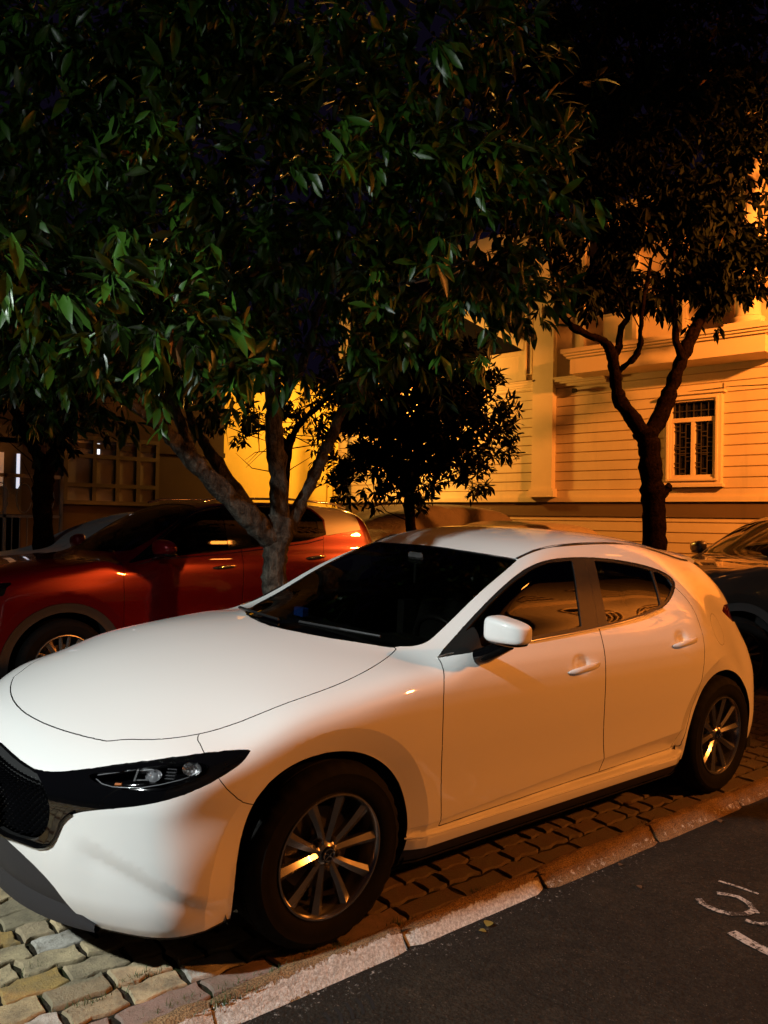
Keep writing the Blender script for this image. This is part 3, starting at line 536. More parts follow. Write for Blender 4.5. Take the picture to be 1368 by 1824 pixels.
# ---------------------------------------------------------------- car parts
def make_wheel(parent,x,y,z,side,R0=.326,W0=.205,rr=.2205,rim_mat='rim',nsp=10,style='pair',steer=0):
    """side=-1: outer face towards -y"""
    w=empty('wheel',(x,y,z)); w.parent=parent; w.rotation_euler=(0,0,(0 if side<0 else math.pi)+steer)
    # local: outer face at -y
    h=W0/2
    pr=[(-h+.035,rr-.012),(-h+.008,rr+.002),(-h-.002,rr+.02),(-h-.006,rr+.045),(-h-.003,rr+.066),(-h-.004,rr+.068),(-h+.004,R0-.022),(-h+.016,R0-.008),(-h+.030,R0-.002),
        (-h+.048,R0),(-h+.050,R0-.008),(-h+.056,R0-.008),(-h+.058,R0+.001),(-.012,R0+.002),(-.010,R0-.007),(-.003,R0-.007),(-.001,R0+.002),(h-.058,R0+.001),(h-.056,R0-.008),(h-.05,R0-.008),(h-.048,R0),(h-.016,R0-.008),(h-.004,R0-.022),(h,rr+.05),(h-.03,rr-.01)]
    # tread blocks: small lateral notches
    n=96; V=[];F=[]
    for i,(a,r) in enumerate(pr):
        for k in range(n):
            t=2*math.pi*k/n; q=r-(.006 if (i in (6,7,8) and k%3==0) else 0)
            V.append((q*math.cos(t),a,q*math.sin(t)))
    m=len(pr); F=[(i*n+k,i*n+(k+1)%n,(i+1)*n+(k+1)%n,(i+1)*n+k) for i in range(m-1) for k in range(n)]
    mesh('tyre',V,F,MT['tyre'],w,True,35)
    # rim barrel, lip and spokes
    b=MB(); b.lathe([(-h+.012,rr),(-h+.004,rr-.003),(-h+.003,rr-.009),(-h+.010,rr-.015),(-h+.02,rr-.018),(-h+.07,rr-.03),(h-.03,rr-.03)],72)
    lip=-h+.012; hub=-h+.030
    def spoke(ang,hubang,w0,w1):
        rs=[.040,.065,.09,.12,.15,.18,rr-.016]; st=[]
        for i,r in enumerate(rs):
            t=(r-rs[0])/(rs[-1]-rs[0]); a=hubang+(ang-hubang)*t**.8; wd=(w0+(w1-w0)*t**1.3)
            y0=hub+(lip-hub)*t**1.5-.004*math.sin(math.pi*t)
            c=Vector((math.cos(a),0,math.sin(a))); u=Vector((-math.sin(a),0,math.cos(a)))
            ridge=.15*(1 if ang>hubang else -1)
            pts=[c*r-u*wd+Vector((0,y0+.010,0)),c*r+u*(ridge*wd)+Vector((0,y0,0)),c*r+u*wd+Vector((0,y0+.010,0)),c*r+u*wd*.8+Vector((0,y0+.035,0)),c*r-u*wd*.8+Vector((0,y0+.035,0))]
            st.append(pts)
        V=[p for q in st for p in q]; k=5
        F=[(i*k+j,i*k+(j+1)%k,(i+1)*k+(j+1)%k,(i+1)*k+j) for i in range(len(st)-1) for j in range(k)]
        F=[tuple(reversed(f)) for f in F]; b.add(V,F)
    if style=='pair':
        for i in range(5):
            a0=math.pi/2+2*math.pi*i/5+.10
            for s in (-1,1): spoke(a0+s*.315,a0+s*.24,.0125,.0215)
    else:
        for i in range(5):
            a0=math.pi/2+2*math.pi*i/5
            for s in (-1,1): spoke(a0+s*.16,a0+s*.22,.014,.013)
            spoke(a0+.62,a0+.62,.012,.030)
    b.lathe([(hub-.004,.0),(hub-.004,.030),(hub+.0,.036),(hub+.012,.05),(hub+.03,.062),(hub+.05,.062)],40)
    b.build('rim',MT[rim_mat],w,True,30)
    c=MB(); c.lathe([(hub-.0095,.0),(hub-.0095,.0255),(hub-.006,.029),(hub-.003,.029)],36); cap=c.build('hub_cap',MT['gloss'],w,True,30)
    # emblem: ring with a small winged V
    e=MB(); e.lathe([(hub-.0105,.0195),(hub-.012,.0205),(hub-.012,.0225),(hub-.0095,.0235)],36)
    if style=='pair':
        e.tube([(-.018,hub-.0115,.009),(-.008,hub-.0115,.006),(0,hub-.0115,-.004),(.008,hub-.0115,.006),(.018,hub-.0115,.009)],[.001,.0018,.0024,.0018,.001],6)
        e.tube([(-.013,hub-.0115,-.012),(-.004,hub-.0115,-.004),(0,hub-.0115,-.003),(.004,hub-.0115,-.004),(.013,hub-.0115,-.012)],[.001,.0016,.002,.0016,.001],6)
    e.build('emblem',MT['chrome'],w,True,40)
    for i in range(5):
        g=MB()
        a=math.pi/2+2*math.pi*i/5+.10+math.pi/5; p=Vector((.0535*math.cos(a),0,.0535*math.sin(a)))
        g.lathe([(hub-.004,0),(hub-.004,.007),(hub+.002,.0095),(hub+.03,.0095)],6,M=Matrix.Translation(p))
        g.build('wheel_nut',MT['disc'],w)
    d=MB(); d.lathe([(.0,.05),(.0,.145),(.012,.145),(.012,.06)],48); d.box((-.16,-.03,-.05),(-.085,.05,.06),bev=.01); d.build('brake_disc',MT['disc'],w,True,30)
    d2=MB(); d2.lathe([(.03,.0),(.03,rr-.03)],40); d2.build('brake_backing',MT['dark'],w)
    return w
def arch_liner(parent,x,z,r,y0,y1):
    n=28; V=[];F=[]
    for k in range(n+1):
        a=math.pi*(-.12+1.24*k/n); c=(x+r*math.cos(a),z+r*math.sin(a))
        V+=[(c[0],y0,c[1]),(c[0],y1,c[1])]
    F=[(2*k,2*k+1,2*k+3,2*k+2) for k in range(n)]
    m=len(V); V+=[(x,y1,z)]; F+=[(2*k+1,m,2*k+3) for k in range(n)]
    return mesh('wheel_arch_liner',V,F,MT['dark'],parent,True)
def blob(name,matn,parent,c,half,exps,shape,n=(28,18),clip=None):
    """superellipsoid with a shaping function, used for mirror shells"""
    V=[];F=[]; a,b=n
    sg=lambda v,p: math.copysign(abs(v)**p,v)
    for i in range(b+1):
        v=-math.pi/2+math.pi*i/b
        for k in range(a):
            u=2*math.pi*k/a
            p=Vector((sg(math.cos(v),exps[0])*sg(math.cos(u),exps[1]),sg(math.cos(v),exps[0])*sg(math.sin(u),exps[1]),sg(math.sin(v),exps[0])))
            p=shape(p); V.append((c[0]+half[0]*p.x,c[1]+half[1]*p.y,c[2]+half[2]*p.z))
    F=[(i*a+k,i*a+(k+1)%a,(i+1)*a+(k+1)%a,(i+1)*a+k) for i in range(b) for k in range(a)]
    return mesh(name,V,F,MT[matn],parent,True,60)
def door_handle(parent,x,z,y,side,matn,slope=.07):
    """bar handle, outer side towards side*y"""
    pts=[];rad=[]
    L=.115
    for i in range(13):
        t=-1+2*i/12; pts.append((x+L*t,side*(y+.020*(1-abs(t)**3)+.003),z+slope*L*t+.003*(1-t*t))); rad.append(.004+.0085*(1-abs(t)**4))
    V=[];n=10
    for (px,py,pz),r in zip(pts,rad):
        for k in range(n):
            a=2*math.pi*k/n; V.append((px,py+.62*r*math.cos(a),pz+1.25*r*math.sin(a)))
    F=[(i*n+k,i*n+(k+1)%n,(i+1)*n+(k+1)%n,(i+1)*n+k) for i in range(12) for k in range(n)]+[tuple(range(n)),tuple(12*n+k for k in range(n))]
    return mesh('door_handle',V,F,MT[matn],parent,True,50)
def strip(name,matn,parent,pts,w=.006,n=6,flat=1.):
    b=MB(); b.tube(pts,w,n); return b.build(name,MT[matn],parent,True,60)
def seat(parent,x,y,z=.28):
    b=MB(); b.box((x-.25,y-.25,z),(x+.25,y+.25,z+.22),bev=.06)
    M=Matrix.Translation((x+.24,y,z+.15))@Matrix.Rotation(R(18),4,'Y'); b.box((-.06,-.24,0),(.08,.24,.62),M,bev=.06)
    M2=Matrix.Translation((x+.43,y,z+.80))@Matrix.Rotation(R(12),4,'Y'); b.box((-.05,-.13,0),(.06,.13,.18),M2,bev=.045)
    return b.build('seat',MT['seat'],parent,True,40)
# ---------------------------------------------------------------- white hatchback
def build_hatch():
    car=empty('hatchback',mat=APRON)
    tag(car,'white five-door hatchback with dark alloy wheels, parked along the painted kerb','car')
    body=WHITE; sk=make_skin(body,(-1.0,-.96,.12),(3.62,.03,1.48),.0135)
    C=CURVE; XZ=lambda k:[tuple(q) for q in relax([(p[0],p[2]) for p in C[k]])]; DG=lambda k:[tuple(q) for q in relax([(.7071*(p[0]-p[1]),p[2]) for p in C[k]])]
    sideY=lambda V:(V[:,1]<-.45)
    # wheel openings
    af=smooth_poly(XZ('arch_f'),False); ar=smooth_poly(XZ('arch_r'),False)
    sk.cutpoly('side',[(-.355,-.1)]+af.tolist()+[(.352,-.1)],'void',None,lambda V:V[:,1]<-.45)
    sk.cutpoly('side',[(2.315,-.1)]+ar.tolist()+[(3.075,-.1)],'void',None,lambda V:V[:,1]<-.45)
    # windscreen, hood, cowl
    wsb=[(.292,0)]+[(p[0],-p[1]) for p in C['ws'][1:10]]; wst=[(p[0],-p[1]) for p in C['ws'][10:-1]]+[(1.266,0)]
    WS=[(.292,-.05)]+smooth_poly(wsb,False,4).tolist()+smooth_poly(wst[:4],False,4).tolist()+wst[4:]+[(1.266,-.05)]
    sk.cutpoly('top',WS,'windscreen',['body'],lambda V:V[:,2]>.85)
    he=[tuple(q) for q in relax([(p[0],-p[1]) for p in C['hood_edge']],5)]; he=[(-.777,-.05)]+[(-.777+.40*y*y,y) for y in np.linspace(0,.52,14)]+[q for q in he if q[1]>.575]
    HD=he[:15]+smooth_poly(he[14:],False,4).tolist()[1:]+[(.505,.59),(.47,.548),(.402,.44),(.353,.345),(.314,.235),(.285,.11),(.272,0.),(.272,-.05)]
    sk.cutpoly('top',HD,'hood',['body'],lambda V:(V[:,2]>.6)&(V[:,0]<.7))
    sk.cutpoly('top',[(.2,-.05),(.24,.2),(.35,.44),(.47,.575),(.55,.60),(.62,.60),(.62,-.05)],'cowl',['body'],lambda V:(V[:,2]>.85))
    sk.cutpoly('top',[(1.262,-.05),(1.262,.12),(1.272,.30),(1.284,.42),(1.296,.525),(1.42,.530),(1.7,.528),(2.1,.515),(2.5,.49),(2.85,.455),(3.02,.43),(3.06,.3),(3.06,-.05)],'roof',['body'],lambda V:V[:,2]>1.15)
    # side windows
    TL=lambda k:[(p[0],.766*p[2]+.643*p[1]) for p in C[k]]
    sk.cutpoly('tilt',smooth_poly(relax(TL('dlo')[1:],1),False,4).tolist()+[TL('dlo')[0]],'trim',['body'],lambda V:(V[:,1]<-.4)&(V[:,2]>.85))
    for k in ('glass_f','glass_r','glass_q'):
        sk.cutpoly('tilt',TL(k),k,['trim'],lambda V:(V[:,1]<-.4)&(V[:,2]>.85))
    gb=XZ('gap_b'); gt=[(1.66,1.40)]
    # doors
    df=XZ('door_front'); dr=XZ('door_rear')
    # belt line hides inside the trim, so the door polygons may run up into it
    FD=smooth_poly(relax(df,2),False,4).tolist()+[(.525,.304),(1.578,.311)]+smooth_poly(relax(gb[::-1],2),False,4).tolist()+[(1.5,1.012),(1.2,1.0),(.80,.980),(.60,.958)]
    sk.cutpoly('side',FD,'door_front',['body'],lambda V:(V[:,1]<-.6)&(V[:,2]<1.03))
    sk.cutpoly('side',[(.4,.9),(.4,1.4),(1.735,1.4),(1.735,1.325),(1.66,1.18)]+gb[:1]+[(1.57,.95)],'trim_front',['trim'],None)
    sk.cutpoly('side',gb[::-1]+[(1.66,1.2),(2.30,1.20)]+smooth_poly(relax(dr,2),False,4).tolist()+[(2.338,.321),(1.578,.311)],'door_rear',['body'],lambda V:(V[:,1]<-.6)&(V[:,2]<1.3))
    # black nose, grille, lamps
    fr=lambda V:(V[:,0]<-.15)
    bt=DG('black_top'); bb=DG('black_bot')
    BK=[(-1.2,.656)]+bt[:5]+smooth_poly(bt[4:],False,4).tolist()+smooth_poly(bb[:-1],False,4).tolist()+[bb[-1],(-.62,.398),(-1.2,.396)]
    sk.cutpoly('diag',BK,'black',['body'],fr)
    gr=DG('grille'); sk.cutpoly('diag',[(-1.2,.652),(bt[0][0],bt[0][1]-.006),(bt[2][0],bt[2][1]-.007)]+smooth_poly(gr,False,4).tolist()+[(-.64,.409),(-1.2,.407)],'grille',['black'],fr)
    sk.cutpoly('diag',smooth_poly(DG('lamp'),True,3),'lamp',['black'],fr)
    lp=DG('lip'); LP=[(-1.2,.41),(-.70,.405)]+smooth_poly(lp,False,4).tolist()+[(.0,.170),(.0,.0),(-1.2,.0)]
    sk.cutpoly('diag',LP,'lip',['body'],fr)
    sk.cutpoly('diag',[(-1.2,.0),(-1.2,.98),(.195,.98)]+DG('seam_hood')+[(.25,.72)]+smooth_poly(DG('seam_arch'),False,3).tolist()+[(.45,.563),(.45,0)],'bumper',['body'],fr)
    # sills, underside, rear
    sk.cutpoly('side',[(.3,0),(.3,.240),(2.4,.246),(2.4,0)],'sill',['body'],None)
    sk.cut(lambda V:V[:,2]-.186,'under',['body','lip','sill','bumper'],None)
    a=np.linspace(0,2*math.pi,36,endpoint=False); sk.cutpoly('side',np.stack([2.715+.088*np.cos(a),.915+.082*np.sin(a)],1),'fuel',['body'],lambda V:V[:,1]<-.6)
    sk.cutpoly('side',[(2.99,.985),(3.08,1.012),(3.6,1.0),(3.6,.90),(3.25,.90),(3.12,.915)],'tail',['body'],lambda V:(V[:,0]>2.9)&(V[:,1]<-.25))
    sk.cutpoly('rear',[(-.05,1.28),(.40,1.27),(.50,1.15),(.55,1.02),(-.05,1.02)],'rear_window',['body'],lambda V:(V[:,0]>3.02))
    for cx in (0.,2.71): sk.cut(lambda V:.468-np.hypot(V[:,0]-cx,V[:,2]-.31),None,['body','bumper','door_front','door_rear','under'],(sk.V[:,1]<-.6))
    sk.cut(lambda V:V[:,2]-(.335+.050*(V[:,0]-.5)),None,['body','door_front','door_rear'],(sk.V[:,1]<-.6)&(sk.V[:,0]>.3)&(sk.V[:,0]<2.42)&(sk.V[:,2]<.5))
    V,N=finish_skin(sk,body)
    nV=len(V); CR=set(sk.cr)|{i+nV for i in sk.cr}
    H=lambda *l:sel(sk,*l)
    P=lambda name,mt,labels,parent=car,**k: panel(name,MT[mt],*both(V,H(*labels),N),parent,crease=CR,body=body,**k)
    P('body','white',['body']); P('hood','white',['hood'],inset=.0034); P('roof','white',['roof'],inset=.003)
    P('front_bumper','white',['bumper'])
    P('windscreen','windscreen',['windscreen'],flange=False,offset=-.004); P('cowl','satin',['cowl'],offset=-.012,inset=0)
    P('nose_trim','gloss',['black'],offset=-.004,inset=0); 
    P('lower_grille_lip','plastic',['lip'],offset=-.006,inset=0)
    P('underbody','dark',['under'],flange=False); P('rear_window','sideglass',['rear_window'],flange=False,offset=-.003)
    P('grille_backing','dark',['grille'],flange=False,offset=-.045)
    # lower lip blade standing proud of the recess
    b=MB(); pts=[]
    for yy in np.linspace(-.66,.66,41):
        q=np.array([[-.9,yy,.19]]); q[0,0]=-.92+.19*(abs(yy)/.7)**2.6; q=body.project(q,6)[0]; q[2]=.192; pts.append(q)
    V_=[];
    for i,q in enumerate(pts):
        n=body.grad(np.array([q]))[0]; n[2]=0; n/=np.linalg.norm(n)
        k=max(0.,1-(abs(q[1])/.66)**5)
        for off,z in ((.012,.300*k+.19*(1-k)),(.010,.262*k+.19*(1-k)),(.016,.225*k+.19*(1-k)),(.008,.182),(-.05,.176),(-.05,.30*k+.19*(1-k))): V_.append(tuple(q+n*(off*(.3+.7*k))+np.array([0,0,z-q[2]])))
    mesh('front_lip',V_,[(i*6+j,(i+1)*6+j,(i+1)*6+(j+1)%6,i*6+(j+1)%6) for i in range(40) for j in range(6)],MT['plastic'],car,True,35)
    # grille fins: small staggered studs following the surface
    V_=[];F_=[]; poly=np.array([(-.5,.62)]); gp=DG('grille')
    G=[(-1.2,.640)]+[(a_,b_-.006) for a_,b_ in gp]+[(-1.2,.415)]
    st=[]
    for r_,zz in enumerate(np.arange(.42,.650,.0125)):
        for yy in np.arange(0,.56,.027): st.append((yy+(.0135 if r_%2 else 0),zz))
    st=np.array([(-.93+.19*(y/.7)**2.6,-y,z) for y,z in st]); 
    for _ in range(4):
        g=body.grad(st); f=body(*st.T); st[:,0]-=f/np.minimum(g[:,0],-.3)
    sd=poly_sd(SPACE['diag'](st),G); st=st[sd<-.010]; gn=body.grad(st); gn/=np.linalg.norm(gn,axis=1)[:,None]
    for p,n in zip(st,gn):
        u=np.array([n[1],-n[0],0]); u/=np.linalg.norm(u)
        for s in ((1,-1) if p[1]<-.005 else (1,)):
            M=np.array([1,s,1]); b0=len(V_)
            for (a_,c_,d_) in ((-.0105,0,-.034),(0,-.0052,-.034),(.0105,0,-.034),(0,.0052,-.034),(-.006,0,-.012),(0,-.003,-.010),(.006,0,-.012),(0,.003,-.016)):
                V_.append(tuple((p+u*a_+n*d_+np.array([0,0,c_]))*M))
            F_+= [(b0,b0+1,b0+5,b0+4),(b0+1,b0+2,b0+6,b0+5),(b0+2,b0+3,b0+7,b0+6),(b0+3,b0,b0+4,b0+7),(b0+4,b0+5,b0+6,b0+7)]
    mesh('grille_mesh',V_,F_,MT['gloss'],car)
    # chrome-black rim along the lower grille edge, front plate
    ed=[p for p in C['black_bot'][12:]]; 
    for s in (-1,):
        q=np.array([(p[0],p[1],p[2]) for p in ed]); q=np.concatenate([q,[(-.925,-.15,.398),(-.93,0,.396)]]); q=body.project(q,3); g=body.grad(q); g/=np.linalg.norm(g,axis=1)[:,None]
        l=q+g*.004; l=np.concatenate([l,(l*np.array([1,-1,1]))[::-1][1:]]); strip('grille_surround','gloss',car,[tuple(v) for v in l],.006)
    b=MB(); b.box((-.962,-.245,.455),(-.955,.245,.565),bev=.002); b.box((-.955,-.20,.46),(-.91,.20,.56)); b.build('number_plate',mat('white plate',(.7,.7,.68),.4),car)
    # per side parts
    for s in (-1,1):
        def S(name,mt,labels,parent=car,**k):
            v,f,n=(V,H(*labels),N) if s<0 else mirror_set(V,H(*labels),N)
            return panel(name,MT[mt],v,f,n,parent,crease=CR,body=body,**k)
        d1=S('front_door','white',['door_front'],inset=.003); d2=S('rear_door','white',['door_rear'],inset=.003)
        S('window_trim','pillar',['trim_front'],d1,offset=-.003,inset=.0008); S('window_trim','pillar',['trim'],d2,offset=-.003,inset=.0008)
        S('window','sideglass',['glass_f'],d1,flange=False,offset=-.009); S('window','sideglass',['glass_r'],d2,flange=False,offset=-.009); S('quarter_window','sideglass',['glass_q'],d2,flange=False,offset=-.008)
        S('sill_trim','satin',['sill'],offset=-.004); S('fuel_flap' if s<0 else 'body_blank','white',['fuel'],inset=.0006)
        S('tail_lamp','tail',['tail'],offset=-.006); 
        # bright moulding under the windows
        dl=[p for p in C['dlo'][::-1]]; dl=[p for p in dl if p[2]<1.07 and p[0]<2.2 ]; dl=[dl[-1]]+dl[:-1] if dl[-1][0]<dl[0][0] else dl
        dl=sorted(dl,key=lambda p:p[0]); dl=[p for p in dl if p[2]<1.0 or p[0]>1.2]
        q=np.array(dl); q[:,2]-=.004; q=body.project(q,3); g=body.grad(q); g/=np.linalg.norm(g,axis=1)[:,None]; q=(q+g*.002)*np.array([1,-s,1])
        q=q*np.array([1,-1,1]) if False else q
        q=relax(q,2)
        if s<0: q[:,1]=-np.abs(q[:,1])
        else: q[:,1]=np.abs(q[:,1])
        strip('belt_moulding','bright_trim',d1,[tuple(v) for v in q],.0045)
        q=np.array([(x,-.89,.290) for x in np.linspace(.37,2.34,30)]); q=body.project(q,4); q[:,2]=.2895; q[:,1]*=-s if s>0 else 1
        strip('sill_ridge','white',car,[tuple(v) for v in q],.0035)
        door_handle(d1,1.392,.846,.888,s,'white'); door_handle(d2,2.252,.893,.886,s,'white')
        # mirror
        def shp(p):
            t=(p.y+1)/2 if s>0 else (1-p.y)/2      # 0 inboard .. 1 outboard
            k=(1-.42*t**1.6) if p.z>0 else (1-.12*t); x=p.x*(1-.25*t)+.35*t**1.5; z=p.z*k+.06-.10*t
            if p.x>0: x=p.x*.55+.35*t**1.5
            return Vector((x,p.y,z))
        m=blob('mirror','white',d1,(.745,s*.985,1.078),(.072,.088,.054),(.42,.55),shp)
        blob('mirror_base','gloss',m,(.757,s*.975,1.037),(.064,.084,.020),(.6,.7),lambda p:Vector((p.x*(1 if p.x<0 else .6)+.25*((p.y*s+1)/2),p.y,p.z)))
        b=MB(); b.tube([(.765,s*.985,1.024),(.755,s*.94,1.0),(.735,s*.885,.965),(.725,s*.848,.95)],[.024,.029,.034,.034],12); b.build('mirror_foot',MT['gloss'],m,True,50)
        b=MB(); b.box((.775,min(s*.94,s*1.02),1.05),(.785,max(s*.94,s*1.02),1.10)); b.build('mirror_glass',MT['chrome'],m)
        if s>0: m.matrix_local=Matrix.Translation((1.20,.80,-.06))@Matrix.Rotation(R(-80),4,'Z')@Matrix.Translation((-.74,-.86,0))
        # headlamp
        lens=S('headlamp','lens',['lamp'],flange=False,offset=-.001)
        S('lamp_housing','gloss',['lamp'],lens,flange=False,offset=-.055)
        def FR(u,z,dep):
            """frame on the lamp: columns along the lamp, up, outward; origin `dep` below the lens"""
            d=(u/.7071); base=np.array([d*.5-.65,-(d*.5+.65),z]); t_=0
            for _ in range(40):
                f=float(body(base[0]+t_,base[1]+t_,base[2])); t_+=f*.8
                if abs(f)<1e-4: break
            p=np.array([base[0]+t_,base[1]+t_,base[2]]); g=body.grad(p[None])[0]; g/=np.linalg.norm(g); p=p-g*dep
            n=Vector(g); a_=Vector((1,-1,0)); a_=(a_-n*a_.dot(n)).normalized(); u_=n.cross(a_); u_=u_ if u_.z>0 else -u_
            M=Matrix(((a_.x,u_.x,n.x,p[0]),(a_.y,u_.y,n.y,p[1]),(a_.z,u_.z,n.z,p[2]),(0,0,0,1)))
            return M if s<0 else Matrix.Diagonal((1,-1,1,1))@M
        def bowl(b,M,r,dep,n=16,rings=4,jit=.0018):
            Vb=[]
            for i in range(rings+1):
                q=i/rings
                for k in range(n): a_=2*math.pi*k/n; Vb.append(M@Vector((r*q*math.cos(a_),r*q*.8*math.sin(a_),dep*q*q+jit*((k+i)%2))))
            b.add([tuple(v) for v in Vb],[(i*n+k,i*n+(k+1)%n,(i+1)*n+(k+1)%n,(i+1)*n+k) for i in range(rings) for k in range(n)])
        b=MB(); bowl(b,FR(.225,.722,.030),.030,.022); bowl(b,FR(.105,.704,.040),.027,.020,20,4,.0)
        M=FR(.052,.700,.020); b.box((-.003,-.026,-.012),(.003,.024,.010),M); b.box((.004,.012,-.01),(.05,.018,.006),M); b.box((.004,-.022,-.01),(.046,-.018,.006),M)
        M=FR(.160,.713,.020)
        for k in range(4): b.box((-.014,-.020+.011*k,-.012),(.016,-.0175+.011*k,.004),M)
        b.build('reflector',MT['reflector'],lens)
        b=MB(); M=FR(.105,.704,.030); V2=[]
        for i in range(7):
            v=math.pi/2*i/6
            for k in range(14): V2.append(tuple(M@Vector((.017*math.sin(v)*math.cos(2*math.pi*k/14),.017*math.sin(v)*math.sin(2*math.pi*k/14),.014*math.cos(v)))))
        b.add(V2,[(i*14+k,i*14+(k+1)%14,(i+1)*14+(k+1)%14,(i+1)*14+k) for i in range(6) for k in range(14)]); b.build('projector',MT['guide'],lens,True)
        b=MB(); pts=[FR(u,z,.016)@Vector((0,0,0)) for u,z in ((-.085,.672),(-.06,.662),(-.02,.658),(.03,.662),(.08,.668),(.14,.682),(.20,.697),(.25,.712))]; b.tube([tuple(v) for v in pts],.0019,6)
        pts=[FR(u,z,.010)@Vector((0,0,0)) for u,z in ((-.08,.680),(-.02,.694),(.06,.712),(.14,.728),(.22,.739))]; b.tube([tuple(v) for v in pts],.0022,6); b.build('light_guide',MT['guide'],lens,True)
        b=MB(); b.box((-.012,-.004,-.004),(.012,.004,.004),FR(-.01,.672,.03),bev=.001); b.build('indicator',MT['amber'],lens)
        arch_liner(car,0.01,.32,.40,s*.83,s*.5); arch_liner(car,2.715,.32,.41,s*.83,s*.45)
    make_wheel(car,0.005,-.785,.326,-1); make_wheel(car,2.715,-.775,.326,-1); make_wheel(car,.005,.785,.326,1); make_wheel(car,2.715,.775,.326,1)
    # roof channel, wipers, aerial fin, spoiler
    for s in (-1,1):
        q=np.array([(x,-y,1.4) for x,y in ((1.30,.536),(1.42,.537),(1.7,.536),(2.1,.523),(2.5,.498),(2.85,.464),(3.0,.44))])
        for _ in range(6): q[:,2]-=body(*q.T)
        q[:,2]+=.001; q[:,1]*=-s if s>0 else 1
        strip('roof_channel','satin',car,[tuple(v) for v in q],.007)
    b=MB(); b.tube([(.40,.50,.985),(.37,.30,.99),(.345,.05,.995)],[.008,.007,.006],6); b.tube([(.395,-.05,.995),(.44,-.30,.998),(.50,-.50,.995)],[.008,.007,.006],6); b.build('wiper',MT['satin'],car)
    b=MB(); n=13; V_=[]
    for i in range(n):
        y=-.38+.76*i/(n-1); k=1-(abs(y)/.38)**4
        V_+= [(2.98,y,1.32-.03*(1-k)),(3.13,y,1.31-.03*(1-k)),(3.2,y,1.275-.02*(1-k)),(3.19,y,1.252-.02*(1-k)),(3.05,y,1.24)]
    b.add(V_,[(i*5+j,(i+1)*5+j,(i+1)*5+(j+1)%5,i*5+(j+1)%5) for i in range(n-1) for j in range(5)]+[tuple(range(5)),tuple(reversed(range((n-1)*5,n*5)))]); b.build('spoiler',MT['white'],car,True,40)
    # cabin
    b=MB(); b.box((.0,-.76,.14),(3.3,.76,.20)); b.build('floor_pan',MT['dark'],car)
    b=MB(); n=17; V_=[]
    for i in range(n):
        y=-.66+1.32*i/(n-1); k=(y/.66)**2
        V_+=[(.34+.20*k,y,.93),(.50+.16*k,y,.955),(.80,y,.925+.035*math.exp(-((y+.36)/.17)**2)),(.90,y,.86),(.88,y,.5)]
    b.add(V_,[(i*5+j,i*5+j+1,(i+1)*5+j+1,(i+1)*5+j) for i in range(n-1) for j in range(4)]); b.build('dashboard',MT['cabin'],car,True,50)
    b=MB(); V_=[]; n=28; 
    M=Matrix.Translation((1.02,-.36,.86))@Matrix.Rotation(R(66),4,'Y')
    b.add([tuple(M@Vector(((.185+.014*math.cos(p))*math.cos(a),(.185+.014*math.cos(p))*math.sin(a),.014*math.sin(p)))) for a in [2*math.pi*i/n for i in range(n)] for p in [2*math.pi*j/8 for j in range(8)]],[(i*8+j,((i+1)%n)*8+j,((i+1)%n)*8+(j+1)%8,i*8+(j+1)%8) for i in range(n) for j in range(8)])
    b.box((-.02,-.18,-.015),(.02,.18,.015),M,bev=.01); b.build('steering_wheel',MT['seat'],car,True,50)
    for y in (-.37,.37): seat(car,1.35,y)
    b=MB(); b.box((2.05,-.62,.3),(2.5,.62,.5),bev=.07); M=Matrix.Translation((2.48,0,.45))@Matrix.Rotation(R(20),4,'Y'); b.box((-.08,-.62,0),(.08,.62,.52),M,bev=.06)
    for y in (-.35,.35): M=Matrix.Translation((2.67,y,.96)); b.box((-.05,-.12,0),(.05,.12,.13),M,bev=.04)
    b.build('rear_seat',MT['seat'],car,True,40)
    b=MB(); b.box((1.12,-.055,1.24),(1.14,.055,1.30),bev=.01); b.box((1.13,-.008,1.14),(1.14,.008,1.26)); b.build('rear_view_mirror',MT['cabin'],car)
    b=MB(); b.box((.62,.26,.955),(.66,.34,1.0),bev=.004); b.build('blue_tag',MT['blue'],car)
    for s in (-1,1):
        b=MB(); b.box((1.60,min(s*.60,s*.66),.3),(1.70,max(s*.60,s*.66),.95))
        # inner door cards
        b.box((.60,min(s*.78,s*.80),.25),(2.35,max(s*.78,s*.80),.955)); b.build('door_card',MT['cabin'],car)
    return car
